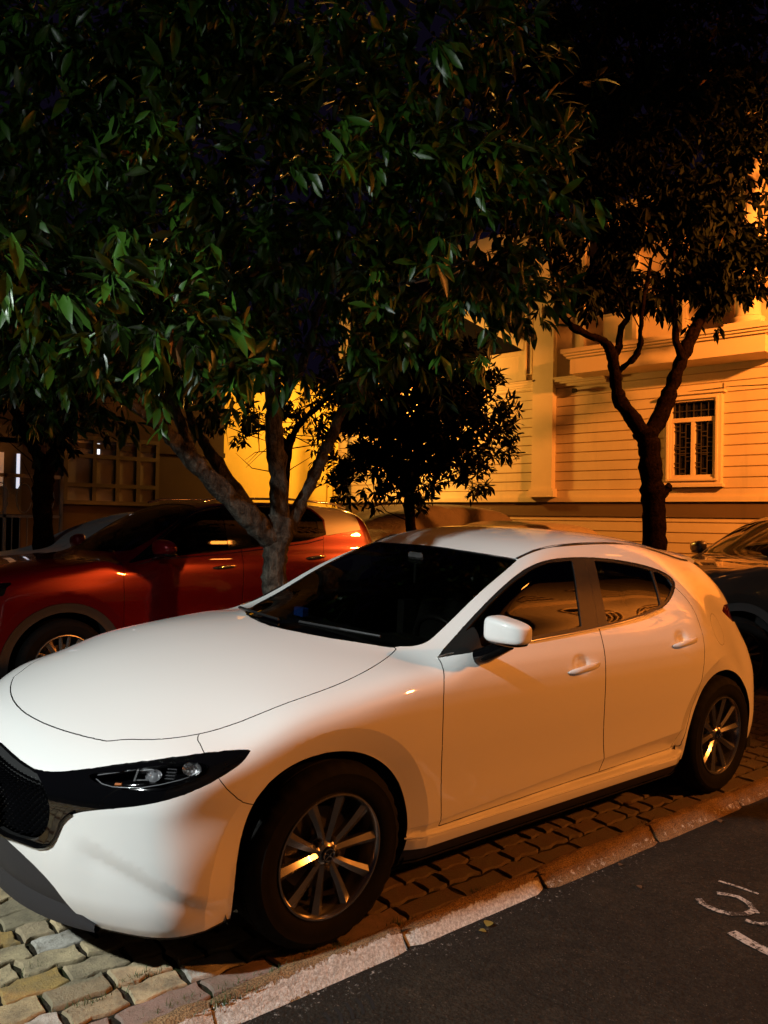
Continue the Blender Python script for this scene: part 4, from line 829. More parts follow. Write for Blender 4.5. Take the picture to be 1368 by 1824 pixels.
# ---------------------------------------------------------------- crossover (red one, dark one)
SUVSKIN=None
def suv_skin():
    global SUVSKIN
    if SUVSKIN: return SUVSKIN
    body=SUVB; sk=make_skin(body,(-.95,-.96,.16),(3.6,.05,1.74),.024)
    sY=lambda V:(V[:,1]<-.45)
    def circ(cx,r,y0=-.1): a=np.linspace(-.15,math.pi+.15,30); return [(cx+r*math.cos(t),.345+r*math.sin(t)) for t in a]+[(cx-r*.9,y0),(cx+r*.9,y0)]
    for cx in (0,2.61):
        sk.cutpoly('side',circ(cx,.405),'void',None,sY); sk.cutpoly('side',circ(cx,.475),'clad',['body'],sY)
    sk.cutpoly('side',[(.3,0),(.3,.40),(2.3,.40),(2.3,0)],'clad',['body'],None)
    sk.cutpoly('top',[(.405,-.05),(.43,.3),(.50,.52),(.60,.655),(.75,.685),(1.0,.66),(1.24,.60),(1.27,.4),(1.28,-.05)],'windscreen',['body'],lambda V:V[:,2]>1.05)
    sk.cutpoly('top',[(-.70,-.05),(-.69,.4),(-.60,.66),(-.45,.735),(0,.755),(.3,.745),(.46,.70),(.49,.56),(.42,.34),(.385,-.05)],'hood',['body'],lambda V:(V[:,2]>.8)&(V[:,0]<.7))
    TP=lambda P:[(x,.766*z-.643*float(body.Wd(np.array(x),np.array(z)))) for x,z in P]
    sk.cutpoly('tilt',TP([(.50,1.135),(.60,1.20),(.78,1.325),(.97,1.47),(1.13,1.572),(1.3,1.612),(1.7,1.645),(2.2,1.635),(2.42,1.60),(2.53,1.50),(2.53,1.35),(2.30,1.298),(1.63,1.228),(.95,1.172)]),'trim',['body'],lambda V:(V[:,1]<-.4)&(V[:,2]>1.0))
    sk.cutpoly('tilt',TP([(.72,1.175),(.74,1.26),(.90,1.385),(1.05,1.49),(1.2,1.565),(1.44,1.595),(1.44,1.225),(.95,1.188)]),'glass_f',['trim'],None)
    sk.cutpoly('tilt',TP([(1.68,1.25),(1.68,1.61),(2.0,1.61),(2.1,1.60),(2.1,1.295)]),'glass_r',['trim'],None)
    sk.cutpoly('tilt',TP([(2.15,1.30),(2.15,1.595),(2.36,1.565),(2.46,1.48),(2.45,1.36),(2.32,1.322)]),'glass_q',['trim'],None)
    sk.cutpoly('side',[(2.53,1.34),(2.55,1.5),(2.44,1.61),(2.2,1.648),(2.6,1.66),(2.95,1.62),(2.98,1.40)],'pillar',['body'],lambda V:(V[:,1]<-.5))
    sk.cutpoly('side',[(.46,1.13),(.455,.95),(.47,.40),(1.57,.40),(1.55,.8),(1.565,1.24),(.95,1.2)],'door_front',['body'],lambda V:(V[:,1]<-.6)&(V[:,2]<1.25))
    sk.cutpoly('side',[(1.565,1.26),(1.55,.8),(1.57,.40),(2.12,.40),(2.2,.60),(2.36,.80),(2.42,1.0),(2.50,1.34)],'door_rear',['body'],lambda V:(V[:,1]<-.6)&(V[:,2]<1.37))
    sk.cutpoly('rear',[(-.05,1.0),(.4,.98),(.6,.9),(.62,.55),(-.05,.5)],'grille',['body'],lambda V:V[:,0]<-.7)
    sk.cutpoly('rear',[(.50,.80),(.52,.90),(.70,.97),(.86,.99),(.88,.90),(.72,.80)],'lamp',['body','grille'],lambda V:V[:,0]<-.3)
    sk.cutpoly('rear',[(-.05,1.52),(.5,1.5),(.6,1.2),(-.05,1.18)],'rear_window',['body'],lambda V:V[:,0]>3.1)
    V,N=finish_skin(sk,body); SUVSKIN=(sk,V,N); return SUVSKIN
def build_suv(loc,rz,pm,pillar,label,rim='rim_silver',name='crossover_car',rails=True):
    sk,V,N=suv_skin(); body=SUVB
    car=empty(name,loc,rz); tag(car,label,'car')
    H=lambda *l:sel(sk,*l)
    P=lambda name,mt,labels,parent=car,**k: panel(name,MT[mt],*both(V,H(*labels),N),parent,**k)
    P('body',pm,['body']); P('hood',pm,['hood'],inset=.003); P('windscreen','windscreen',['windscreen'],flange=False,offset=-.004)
    P('grille','gloss',['grille'],offset=-.02); P('rear_window','sideglass',['rear_window'],flange=False); P('wheel_arch_cladding','clad',['clad'],offset=.006,inset=0)
    for s in (-1,1):
        def S(name,mt,labels,parent=car,**k):
            v,f,n=(V,H(*labels),N) if s<0 else mirror_set(V,H(*labels),N)
            return panel(name,MT[mt],v,f,n,parent,**k)
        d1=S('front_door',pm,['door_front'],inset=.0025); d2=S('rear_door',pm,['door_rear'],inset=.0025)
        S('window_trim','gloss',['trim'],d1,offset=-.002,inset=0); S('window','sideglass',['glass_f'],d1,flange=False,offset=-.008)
        S('window','sideglass',['glass_r'],d2,flange=False,offset=-.008); S('quarter_window','sideglass',['glass_q'],d2,flange=False,offset=-.008)
        S('headlamp','gloss',['lamp'],offset=-.004)
        S('rear_pillar',pillar,['pillar'],offset=.001)
        door_handle(d1,1.372,1.066,.868,s,'chrome',.06); door_handle(d2,2.36,1.137,.853,s,'chrome',.08)
        q=np.array([(x,-.9,z) for x,z in ((.56,1.142),(.75,1.16),(.95,1.175),(1.25,1.20),(1.63,1.232),(2.0,1.272),(2.3,1.302),(2.48,1.34))]); q=body.project(q,4); g=body.grad(q); q=(q+g*.002)*np.array([1,-s,1]) if False else (q+g*.002)*np.array([1,1 if s<0 else -1,1])
        strip('belt_moulding','chrome',d1,[tuple(v) for v in q],.0045)
        def shp(p):
            t=(p.y*s+1)/2; k=1-.35*t**2
            return Vector((p.x*(1 if p.x<0 else .55)+.30*t**1.5,p.y,p.z*k-.1*t))
        m=blob('mirror',pm,d1,(.745,s*1.0,1.245),(.085,.13,.075),(.7,.7),shp)
        blob('mirror_base','gloss',m,(.75,s*.99,1.19),(.075,.12,.022),(.6,.7),lambda p:Vector((p.x+.2*((p.y*s+1)/2),p.y,p.z)))
        b=MB(); b.tube([(.75,s*.95,1.185),(.74,s*.88,1.165),(.73,s*.82,1.155)],[.03,.035,.03],10); b.build('mirror_foot',MT['gloss'],m,True,50)
        if rails: b=MB(); b.tube([(1.30,s*.60,1.64),(1.45,s*.605,1.675),(2.2,s*.60,1.690),(2.75,s*.585,1.660),(2.9,s*.58,1.625)],.011,8); b.build('roof_rail',MT['chrome' if pm=='red' else 'satin'],car,True,50)
        arch_liner(car,0,.345,.41,s*.84,s*.5); arch_liner(car,2.61,.345,.41,s*.84,s*.5)
    for x in (0,2.61):
        for s in (-1,1): make_wheel(car,x,s*.79,.345,s,R0=.345,W0=.215,rr=.234,rim_mat=rim,style='five')
    b=MB(); b.tube([(-.80,-.55,.86),(-.868,-.3,.84),(-.885,0,.835),(-.868,.3,.84),(-.80,.55,.86)],.011,8); b.build('grille_bar',MT['chrome'],car,True,50)
    b=MB(); b.box((-.1,-.76,.2),(3.2,.76,.26)); b.build('floor_pan',MT['dark'],car)
    b=MB(); b.box((.55,-.68,.9),(.95,.68,1.10),bev=.05); b.build('dashboard',MT['cabin'],car)
    for y in (-.37,.37): seat(car,1.35,y,.45)
    b=MB(); b.box((2.0,-.6,.45),(2.4,.6,.65),bev=.07); b.box((2.35,-.6,.6),(2.5,.6,1.2),bev=.06); b.build('rear_seat',MT['seat'],car,True,40)
    b=MB(); b.tube([(.50,-.55,1.20),(.53,-.2,1.215),(.58,.1,1.23)],.007,6); b.build('wiper',MT['satin'],car)
    return car
def covered_car(name,loc,rz,scale,body,matn,label,seed,hem=.12,amp=.018):
    rnd=np.random.RandomState(seed); K=[(rnd.uniform(3,14,3),rnd.uniform(0,6.3),rnd.uniform(.4,1)) for _ in range(9)]
    class B2:
        def __call__(s,x,y,z):
            Y=np.abs(y); zz=np.maximum(z,.5)
            f=body(x,y,zz)-.035
            w=0
            for k,p,a in K: w=w+a*np.sin(k[0]*x+k[1]*y*.8+.25*k[2]*zz+p)
            fold=np.clip((1.25-z)/1.0,0,1); w2=0
            for k,p,a in K[:4]: w2=w2+a*np.abs(np.sin(2.2*k[0]*x+1.8*k[1]*Y+p))
            f=f-amp*w*.32-amp*2.6*w2*fold*.6-.05*np.clip((.6-z)/.6,0,1)
            return np.maximum(f,hem-z)
        def grad(s,p,e=.004): x,y,z=p.T; return np.stack([s(x+e,y,z)-s(x-e,y,z),s(x,y+e,z)-s(x,y-e,z),s(x,y,z+e)-s(x,y,z-e)],1)/(2*e)
    b=B2(); h=.045; V,F=surface_net(b,(-1.2,-1.15,.05),(3.85,1.15,1.85),h)
    me=mesh(name,V,F,MT[matn],None,True); me.location=loc; me.rotation_euler=(0,0,rz); me.scale=(scale,)*3; tag(me,label,'covered car')
    return me
# ---------------------------------------------------------------- materials of the setting
def stucco(name,col,var=.12,bump=.15):
    m=mat(name,col,.85,0,.25); t=NT(m); co=t.coord()
    n=t.noise(1.3,6,.65,co); n2=t.noise(40,4,.6,co)
    a=tuple(c*(1-var) for c in col); b=tuple(min(1,c*(1+var*.6)) for c in col)
    t.base(t.mix(t.math('MULTIPLY',n2,.35),t.ramp(n,[(.3,a),(.7,b)]),tuple(c*.8 for c in col)))
    mp=t.n('Mapping'); t.l(co,mp.inputs[0]); mp.inputs['Scale'].default_value=(3.5,3.5,.35); st=t.noise(1.,5,.7,mp.outputs[0]); old=t.b.inputs['Base Color'].links[0].from_socket
    t.base(t.mix(t.ramp(st,[(.55,(0,0,0)),(.8,(.5,.5,.5))]),old,tuple(c*.6 for c in col)))
    t.bump(n2,bump,.004); return m
MT['cream']=stucco('cream stucco',(.62,.50,.34)); MT['creamtrim']=stucco('cream trim',(.68,.55,.38),.08)
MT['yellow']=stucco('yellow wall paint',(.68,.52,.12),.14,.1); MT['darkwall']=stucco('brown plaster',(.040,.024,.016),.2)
MT['band']=stucco('brown band',(.13,.085,.05)); MT['housewall']=stucco('beige render',(.42,.36,.28))
MT['frame']=mat('painted timber frame',(.42,.36,.27),.5); MT['darkframe']=mat('dark timber frame',(.03,.02,.015),.5)
MT['pane']=mat('dark window pane',(.01,.01,.012),.06,0,.6); MT['blind']=mat('frosted pane',(.13,.12,.12),.3)
MT['iron']=mat('painted iron grille',(.06,.05,.04),.5,.3); MT['cable']=mat('black cable',(.01,.01,.01),.5)
MT['bark']=mat('bark',(.13,.10,.075),.85,0,.3)
t=NT(MT['bark']); co=t.coord(); mp=t.n('Mapping'); t.l(co,mp.inputs[0]); mp.inputs['Scale'].default_value=(1,1,.3)
n=t.noise(22,6,.7,mp.outputs[0],.6); n2=t.noise(4,5,.6,co)
pt=t.noise(7,6,.75,co,.5); t.base(t.mix(t.ramp(pt,[(.42,(0,0,0)),(.60,(1,1,1))]),t.ramp(n,[(.35,(.008,.006,.004)),(.52,(.035,.028,.020)),(.66,(.075,.062,.046))]),t.ramp(n,[(.35,(.03,.025,.018)),(.6,(.15,.13,.10)),(.75,(.24,.21,.17))]))); t.bump(t.math('ADD',n,t.math('MULTIPLY',pt,.8)),1.,.05)
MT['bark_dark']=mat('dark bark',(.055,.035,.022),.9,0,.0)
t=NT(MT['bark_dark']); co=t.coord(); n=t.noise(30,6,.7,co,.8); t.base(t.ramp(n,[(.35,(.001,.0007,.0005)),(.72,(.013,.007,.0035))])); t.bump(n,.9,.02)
def asphalt():
    m=mat('asphalt',(.05,.05,.05),.85,0,.25); t=NT(m); co=t.coord()
    big=t.noise(.8,6,.7,co); mid=t.noise(9,6,.75,co); gr=t.noise(75,5,.8,co); v=t.n('TexVoronoi'); v.inputs['Scale'].default_value=85; t.l(co,v.inputs['Vector']); v2=t.n('TexVoronoi'); v2.inputs['Scale'].default_value=38; t.l(co,v2.inputs['Vector'])
    base=t.ramp(big,[(.30,(.013,.0115,.0085)),(.52,(.023,.020,.014)),(.72,(.040,.031,.019))])
    base=t.mix(.75,base,t.ramp(gr,[(.36,(.15,.15,.15)),(.5,(.85,.85,.85)),(.66,(2.1,2.1,2.1))]),'MULTIPLY')
    base=t.mix(.5,base,t.ramp(mid,[(.35,(.45,.45,.45)),(.65,(1.6,1.6,1.6))]),'MULTIPLY')
    sel_=t.math('MULTIPLY',t.math('LESS_THAN',v.outputs['Distance'],.24),t.math('GREATER_THAN',t.noise(30,2,.5,co),.56))
    c=t.mix(t.math('MULTIPLY',sel_,.8),base,(.085,.075,.058))
    w=t.noise(2.0,6,.75,co,.6); c=t.mix(t.math('MULTIPLY',t.ramp(w,[(.55,(0,0,0)),(.75,(1,1,1))]),.55),c,(.065,.045,.024))
    # gutter dirt gathers along the foot of the kerb
    sp=t.n('SeparateXYZ'); t.l(co,sp.inputs[0]); gy=t.math('ADD',sp.outputs[1],t.math('MULTIPLY',t.noise(6,5,.7,co),.16)); k=t.ramp(gy,[(0,(0,0,0)),(1,(0,0,0))])
    mr=t.n('MapRange'); t.l(gy,mr.inputs[0]); mr.inputs[1].default_value=-1.03; mr.inputs[2].default_value=-.90
    c=t.mix(t.math('MULTIPLY',mr.outputs[0],.75),c,(.012,.009,.006))
    ns=t.noise(48,5,.8,co,.3); mr2=t.n('MapRange'); t.l(gy,mr2.inputs[0]); mr2.inputs[1].default_value=-1.0; mr2.inputs[2].default_value=-.90
    xm=t.n('MapRange'); t.l(sp.outputs[0],xm.inputs[0]); xm.inputs[1].default_value=2.3; xm.inputs[2].default_value=1.0
    pk=t.math('MULTIPLY',t.math('MULTIPLY',mr2.outputs[0],xm.outputs[0]),t.ramp(ns,[(.585,(0,0,0)),(.65,(1,1,1))])); c=t.mix(pk,c,(.50,.48,.44))
    t.base(c); h=t.math('ADD',t.math('MULTIPLY',v2.outputs['Distance'],-.5),t.math('ADD',t.math('MULTIPLY',v.outputs['Distance'],-.8),t.math('MULTIPLY',gr,1.2))); t.bump(h,1.,.008)
    return m
MT['asphalt']=asphalt()
def paver_mat():
    m=mat('concrete paver',(.3,.27,.2),.85,0,.3); t=NT(m); co=t.coord()
    at=t.n('Attribute'); at.attribute_name='tint'
    n=t.noise(9,6,.7,co); f=t.noise(160,4,.7,co); v=t.noise(38,5,.7,co)
    c=t.mix(t.ramp(n,[(.38,(0,0,0)),(.66,(.8,.8,.8))]),at.outputs['Color'],(.085,.07,.045))
    c=t.mix(t.ramp(v,[(.60,(0,0,0)),(.70,(.75,.75,.75))]),c,(.05,.042,.03)); c=t.mix(t.math('MULTIPLY',f,.35),c,(.42,.37,.27)); t.base(c)
    t.bump(t.math('ADD',t.math('MULTIPLY',v,1.2),f),.9,.006); return m
MT['paver']=paver_mat()
def soil():
    m=mat('joint dirt',(.03,.026,.018),.95,0,.1); t=NT(m); co=t.coord(); n=t.noise(60,6,.7,co); k=t.noise(5,4,.6,co)
    t.base(t.mix(t.ramp(k,[(.5,(0,0,0)),(.68,(1,1,1))]),t.ramp(n,[(.3,(.012,.010,.007)),(.7,(.05,.040,.027))]),(.022,.032,.010))); t.bump(n,1,.01); return m
MT['soil']=soil()
def kerb_mat(painted):
    m=mat('painted kerb' if painted else 'bare kerb stone',(.4,.36,.3),.85,0,.3); t=NT(m); co=t.coord()
    n=t.noise(30,6,.75,co,.4); b=t.noise(5,6,.7,co); f=t.noise(180,4,.6,co)
    stone=t.mix(t.ramp(b,[(.4,(0,0,0)),(.7,(1,1,1))]),(.42,.27,.13),(.19,.12,.065)); stone=t.mix(t.ramp(f,[(.45,(0,0,0)),(.6,(.8,.8,.8))]),stone,(.07,.05,.032))
    at=t.n('Attribute'); at.attribute_name='paint'
    # worn paint: attribute (where the face was painted) broken up by wear noise
    w=t.math('ADD',at.outputs['Fac'],t.math('MULTIPLY',t.math('SUBTRACT',n,.5),2.6)); w=t.math('ADD',w,t.math('MULTIPLY',t.math('SUBTRACT',b,.5),1.6)); w=t.math('ADD',w,t.math('MULTIPLY',t.math('SUBTRACT',f,.5),.9))
    k=t.ramp(w,[(.46,(0,0,0)),(.54,(1,1,1))]); c=t.mix(k,stone,t.mix(t.ramp(t.noise(85,5,.8,co),[(.42,(.85,.85,.85)),(.60,(0,0,0))]),(.86,.84,.79),(.40,.37,.32))); t.base(c)
    t.bump(t.math('ADD',t.math('MULTIPLY',f,.6),t.math('ADD',n,t.math('MULTIPLY',k,.3))),1.,.016); return m
MT['kerb']=kerb_mat(True)
def worn_paint():
    m=mat('worn road paint',(.6,.58,.54),.8); t=NT(m); co=t.coord(); n=t.noise(70,5,.75,co,.3); k=t.noise(14,4,.7,co)
    f=t.ramp(t.math('ADD',t.math('MULTIPLY',n,.7),t.math('MULTIPLY',k,.45)),[(.535,(0,0,0)),(.61,(1,1,1))]); t.base(t.mix(f,(.022,.019,.014),(.46,.45,.42))); return m
MT['roadpaint']=worn_paint()
MT['grass']=mat('weed grass',(.045,.075,.018),.7); MT['leafdry']=mat('fallen leaf',(.20,.15,.03),.6); MT['leafbrown']=mat('dry brown leaf',(.10,.055,.025),.7)
MT['brown_cover']=mat('brown cloth cover',(.12,.085,.055),.85); MT['tan_cover']=mat('tan cloth cover',(.24,.18,.12),.85); MT['grey_cover']=mat('silver cloth cover',(.40,.39,.38),.55)
for k in ('brown_cover','tan_cover','grey_cover'):
    t=NT(MT[k]); t.bump(t.noise(7,6,.6,t.coord(),1.2),.6,.05)
# ---------------------------------------------------------------- ground, road, kerb, paving
def attr(o,name,vals,dom='POINT'):
    a=o.data.attributes.new(name,'FLOAT_COLOR' if np.ndim(vals)==2 else 'FLOAT',dom)
    if np.ndim(vals)==2: a.data.foreach_set('color',np.array(vals,float).ravel())
    else: a.data.foreach_set('value',np.array(vals,float))
def setting_ground():
    g=mesh('ground',[(-150,1.25,.086),(150,1.25,.086),(150,2.3,0),(-150,2.3,0),(150,200,0),(-150,200,0)],[(0,1,2,3),(3,2,4,5)],MT['soil']); tag(g,kind='structure')
    a=mesh('paving_bed',[(-150,-.93,-.013),(150,-.93,-.013),(150,1.26,-.013),(-150,1.26,-.013)],[(0,1,2,3)],MT['soil']); a.matrix_world=APRON; tag(a,kind='structure')
    r=mesh('road',[(-150,-40,-.060),(150,-40,-.060),(150,-.90,-.060),(-150,-.90,-.060)],[(0,1,2,3)],MT['asphalt']); r.matrix_world=APRON; tag(r,kind='structure')
    rnd=random.Random(4); V=[];F=[];T=[]
    def paver(x0,x1,y0,y1,col,wav=.0075,h=0.0):
        n=6; out=[]
        ph=rnd.random()*6
        def jit(): return rnd.gauss(0,.0030)
        L=x1-x0; 
        edge=[]
        for i in range(n): t=i/n; edge.append((x0+L*t,y0+wav*math.sin((x0+L*t)*2*math.pi/.115)+jit()))
        for i in range(3): t=i/3; edge.append((x1+jit()-.006*math.sin(math.pi*t),y0+(y1-y0)*t+wav*math.sin(x1*2*math.pi/.115)))
        for i in range(n): t=i/n; edge.append((x1-L*t,y1+wav*math.sin((x1-L*t)*2*math.pi/.115)+jit()))
        for i in range(3): t=i/3; edge.append((x0+jit()+.006*math.sin(math.pi*t),y1-(y1-y0)*t+wav*math.sin(x0*2*math.pi/.115)))
        cx=sum(e[0] for e in edge)/len(edge); cy=sum(e[1] for e in edge)/len(edge); m=len(edge)
        z=h+rnd.uniform(-.004,.003); tx=rnd.uniform(-.02,.02); ty=rnd.uniform(-.03,.03)
        b=len(V)
        for (k,dz) in ((1.0,-.018),(.985,-.008),(.95,-.002),(.91,.0)):
            sx=1-(1-k)*.115/L*1.0
            for ex,ey in edge:
                px=cx+(ex-cx)*sx; py=cy+(ey-cy)*k; V.append((px,py,z+dz+tx*(px-cx)+ty*(py-cy))); T.append((*col,1))
        V.append((cx,cy,z+.0005)); T.append((*col,1))
        for q in range(3):
            for i in range(m): F.append((b+q*m+i,b+q*m+(i+1)%m,b+(q+1)*m+(i+1)%m,b+(q+1)*m+i))
        for i in range(m): F.append((b+3*m+i,b+3*m+(i+1)%m,b+4*m))
    row=0; y=-.775
    while y<1.2:
        x=-3.2-rnd.random()*.2; w=.108
        while x<7.5:
            L=rnd.choice([.205,.205,.115,.19]); g=.013
            r=rnd.random(); base=(.62,.48,.27) if x<-.30 else ((.33,.22,.12) if x<-.1 else (.105,.050,.030))  # dark red from the car's nose back: its shade put into the paver colour
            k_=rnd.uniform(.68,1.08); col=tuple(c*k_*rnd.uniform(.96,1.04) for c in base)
            if x<-.3:
                if r<.05: col=(.60,.58,.52)
                elif r<.12: col=(.45,.27,.05)
                elif r<.22: col=(.26,.22,.13)
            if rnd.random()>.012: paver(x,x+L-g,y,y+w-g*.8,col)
            x+=L
        y+=w; row+=1
    # edging course of pinkish blocks beside the kerb, shade painted in alongside the car
    x=-3.2
    while x<7.5:
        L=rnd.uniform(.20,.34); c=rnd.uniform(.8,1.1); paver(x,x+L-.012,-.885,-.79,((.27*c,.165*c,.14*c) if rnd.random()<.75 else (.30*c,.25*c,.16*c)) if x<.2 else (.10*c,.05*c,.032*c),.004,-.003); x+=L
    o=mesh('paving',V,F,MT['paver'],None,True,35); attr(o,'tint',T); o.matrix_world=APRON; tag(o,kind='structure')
    # kerb stones
    rnd=random.Random(9); joints=[-4.0]; 
    for j in (-3.1,-2.2,-1.35,-.47,.31,1.10,1.96,2.79,3.62,4.5,5.4,6.3,7.2,8.1): joints.append(j)
    prof=[(-.885,-.02),(-.887,.000),(-.898,.006),(-.916,.006),(-.930,-.001),(-.942,-.016),(-.956,-.034),(-.970,-.052),(-.986,-.066)]
    nr=np.random.RandomState(3)
    kerb=empty('kerb',mat=APRON); kerb['kind']='structure'
    for a,b_ in zip(joints[:-1],joints[1:]):
        n=int((b_-a)/.02); V=[];F=[];T=[]; dz=rnd.uniform(-.006,.006); dy=rnd.uniform(-.006,.006); ph=nr.uniform(0,6,6)
        for i in range(n+1):
            gp=.006 if abs(a-1.10)<.01 or abs(b_-1.10)<.01 else .002; x=a+gp+(b_-a-2*gp)*i/n; e=min(i,n-i)/3.; e=min(1,e)*(1 if gp>.003 else .6)+(0 if gp>.003 else .4)
            for j,(yy,zz) in enumerate(prof):
                w=.0028*math.sin(11*x+ph[j%6])+.0015*math.sin(41*x+ph[(j+2)%6])+nr.uniform(-.0012,.0012)
                V.append((x,yy+dy+w*.8+(.012*(1-e) if j>3 else 0),zz+dz+w-(.012*(1-e) if 0<j<8 else 0)))
                p=[-.8,-.6,-.5,-.35,.35,.95,1.1,.95,.45][j]
                if x>1.08: p-=1.7 if j<6 else .75
                if j<=4: p+=-.5*max(0,min(1,(x-.2)/.8))
                T.append(p)
        k=len(prof); F=[(i*k+j,(i+1)*k+j,(i+1)*k+j+1,i*k+j+1) for i in range(n) for j in range(k-1)]+[tuple(range(k)),tuple(n*k+j for j in reversed(range(k)))]
        o=mesh('kerb_stone',V,F,MT['kerb'],kerb,True,40); attr(o,'paint',T)
    # white paint spilled along the foot of the kerb
    # painted figure on the road
    def ribbon(pts,w,z=-.056):
        V=[];p=[np.array(q,float) for q in pts]
        for i,q in enumerate(p):
            t=p[min(i+1,len(p)-1)]-p[max(i-1,0)]; t/=np.linalg.norm(t); n=np.array([-t[1],t[0]])*w/2; V+=[(*(q+n),z),(*(q-n),z)]
        return V,[(2*i,2*i+1,2*i+3,2*i+2) for i in range(len(p)-1)]
    b=MB(); b.add(*ribbon([(1.804,-1.361),(1.819,-1.412),(1.829,-1.473),(1.835,-1.526)],.016)); b.add(*ribbon([(1.688,-1.416),(1.715,-1.452),(1.733,-1.488),(1.717,-1.54),(1.661,-1.602)],.026,-.0555))
    b.add(*ribbon([(1.57,-1.396),(1.549,-1.425),(1.541,-1.455),(1.542,-1.495),(1.56,-1.54),(1.615,-1.578),(1.675,-1.585)],.030,-.055)); b.add(*ribbon([(1.565,-1.603),(1.570,-1.63),(1.585,-1.655),(1.615,-1.67),(1.676,-1.702)],.024,-.0545))
    o=b.build('painted_number',MT['roadpaint']); o.matrix_world=APRON; tag(o,'worn white painted figure on the asphalt beside the kerb','road marking')
    b=MB(); b.add(*ribbon([(1.429,-1.613),(1.413,-1.69),(1.407,-1.781),(1.421,-1.848)],.050)); o=b.build('painted_line',MT['roadpaint']); o.matrix_world=APRON; tag(o,'faded white painted bar on the asphalt below the painted figure','road marking')
    # drain slots
    b=MB()
    for i in range(5): x=-.17+.042*i; b.add(*ribbon([(x-.01,-1.165),(x+.012,-1.125),(x+.02,-1.085)],.011,-.0585))
    o=b.build('drain_slots',MT['dark']); o.matrix_world=APRON; tag(o,'row of narrow dark drain slots in the asphalt by the kerb','drain')
    # fallen leaves
    def leafm(name,x,y,z,s,matn,rot,label,group=None):
        V=[];F=[]
        for i in range(7):
            t=i/6; w=.42*math.sin(math.pi*min(t*1.05,1))**.8; c=.12*math.sin(3*t)
            V+=[(t,-w,c+.10*w),(t,0,c-.03),(t,w,c+.16*w)]
        F=[(3*i+j,3*i+j+1,3*i+j+4,3*i+j+3) for i in range(6) for j in (0,1)]
        V=[(p[0]*s,p[1]*s,p[2]*s) for p in V]; o=mesh(name,V,F,MT[matn],None,True)
        o.matrix_world=APRON@Matrix.Translation((x,y,z))@Matrix.Rotation(rot,4,'Z'); tag(o,label,'leaf',group); return o
    leafm('fallen_leaf',.655,-1.035,-.053,.045,'leafdry',.5,'curled yellow-green leaf lying on the asphalt near the white kerb paint','fallen leaves by the kerb')
    leafm('fallen_leaf',.625,-1.06,-.053,.030,'leafdry',2.2,'small yellow scrap of leaf just beside the curled yellow-green leaf','fallen leaves by the kerb')
    leafm('fallen_leaf',1.44,-1.205,-.053,.030,'leafbrown',1.2,'small brown leaf on the asphalt out from the orange-lit kerb','fallen leaves by the kerb')
    leafm('fallen_leaf',1.55,-1.02,-.053,.026,'leafbrown',.2,'dark curled leaf at the foot of the bare kerb','fallen leaves by the kerb')
    leafm('fallen_leaf',2.15,-.70,.004,.05,'leafbrown',2.6,'pale dry leaf on the pavers ahead of the rear wheel','fallen leaves by the kerb')
    leafm('fallen_leaf',2.45,-1.03,-.053,.04,'leafbrown',.9,'brown leaf at the kerb foot level with the rear wheel','fallen leaves by the kerb')
    # grit
    V=[];F=[]
    for i in range(260):
        x=rnd.uniform(-1.0,4.5); y=-1.0-abs(rnd.gauss(0,.35)) if rnd.random()<.7 else rnd.uniform(-2.6,-1); s=rnd.uniform(.0012,.0042); z=-.060; b0=len(V); a=rnd.random()*6
        for k in range(4): V.append((x+s*math.cos(a+k*1.57),y+s*.8*math.sin(a+k*1.57),z))
        V.append((x,y,z+s*.8)); F+= [(b0,b0+1,b0+4),(b0+1,b0+2,b0+4),(b0+2,b0+3,b0+4),(b0+3,b0,b0+4)]
    o=mesh('road_grit',V,F,mat('grit',(.10,.085,.06),.9)); o.matrix_world=APRON; tag(o,kind='stuff')
    # weeds in the joints
    V=[];F=[]
    spots=[(-.05,-.88,.05,70),(-.22,-.90,.05,60),(-.33,-.885,.05,60),(-.42,-.93,.04,60),(.05,-.895,.03,40),(.32,-.89,.03,40),(-.55,-.86,.05,60),(-.6,-.66,.05,60),(-.75,-.70,.04,50),(-1.15,.35,.10,160),(-.9,-.80,.05,40),(-1.0,-.45,.03,30),(-.82,-.42,.03,30),(.75,-.88,.03,25),(2.0,-.87,.04,20)]
    for _ in range(60): spots.append((rnd.uniform(-1.6,.6),rnd.choice([-.775+.108*k for k in range(12)])-.004,.02,7))
    for (x,y,r,n) in spots:
        for _ in range(n):
            a=rnd.random()*6.28; px=x+rnd.gauss(0,r); py=y+rnd.gauss(0,.008 if n>7 else .004); h=rnd.uniform(.010,.035)*(1.0 if n>7 else .5); w=.0016; d=rnd.uniform(.2,1.0)*h
            dx,dy=math.cos(a),math.sin(a); b0=len(V); z0=-.012 if py>-.89 else -.01
            V+=[(px-dy*w,py+dx*w,z0),(px+dy*w,py-dx*w,z0),(px+dx*d*.4+dy*w*.7,py+dy*d*.4-dx*w*.7,z0+h*.6),(px+dx*d*.4-dy*w*.7,py+dy*d*.4+dx*w*.7,z0+h*.6),(px+dx*d,py+dy*d,z0+h*.95)]
            F+=[(b0,b0+1,b0+2,b0+3),(b0+3,b0+2,b0+4)]
    o=mesh('grass',V,F,MT['grass']); o.matrix_world=APRON; tag(o,kind='stuff')
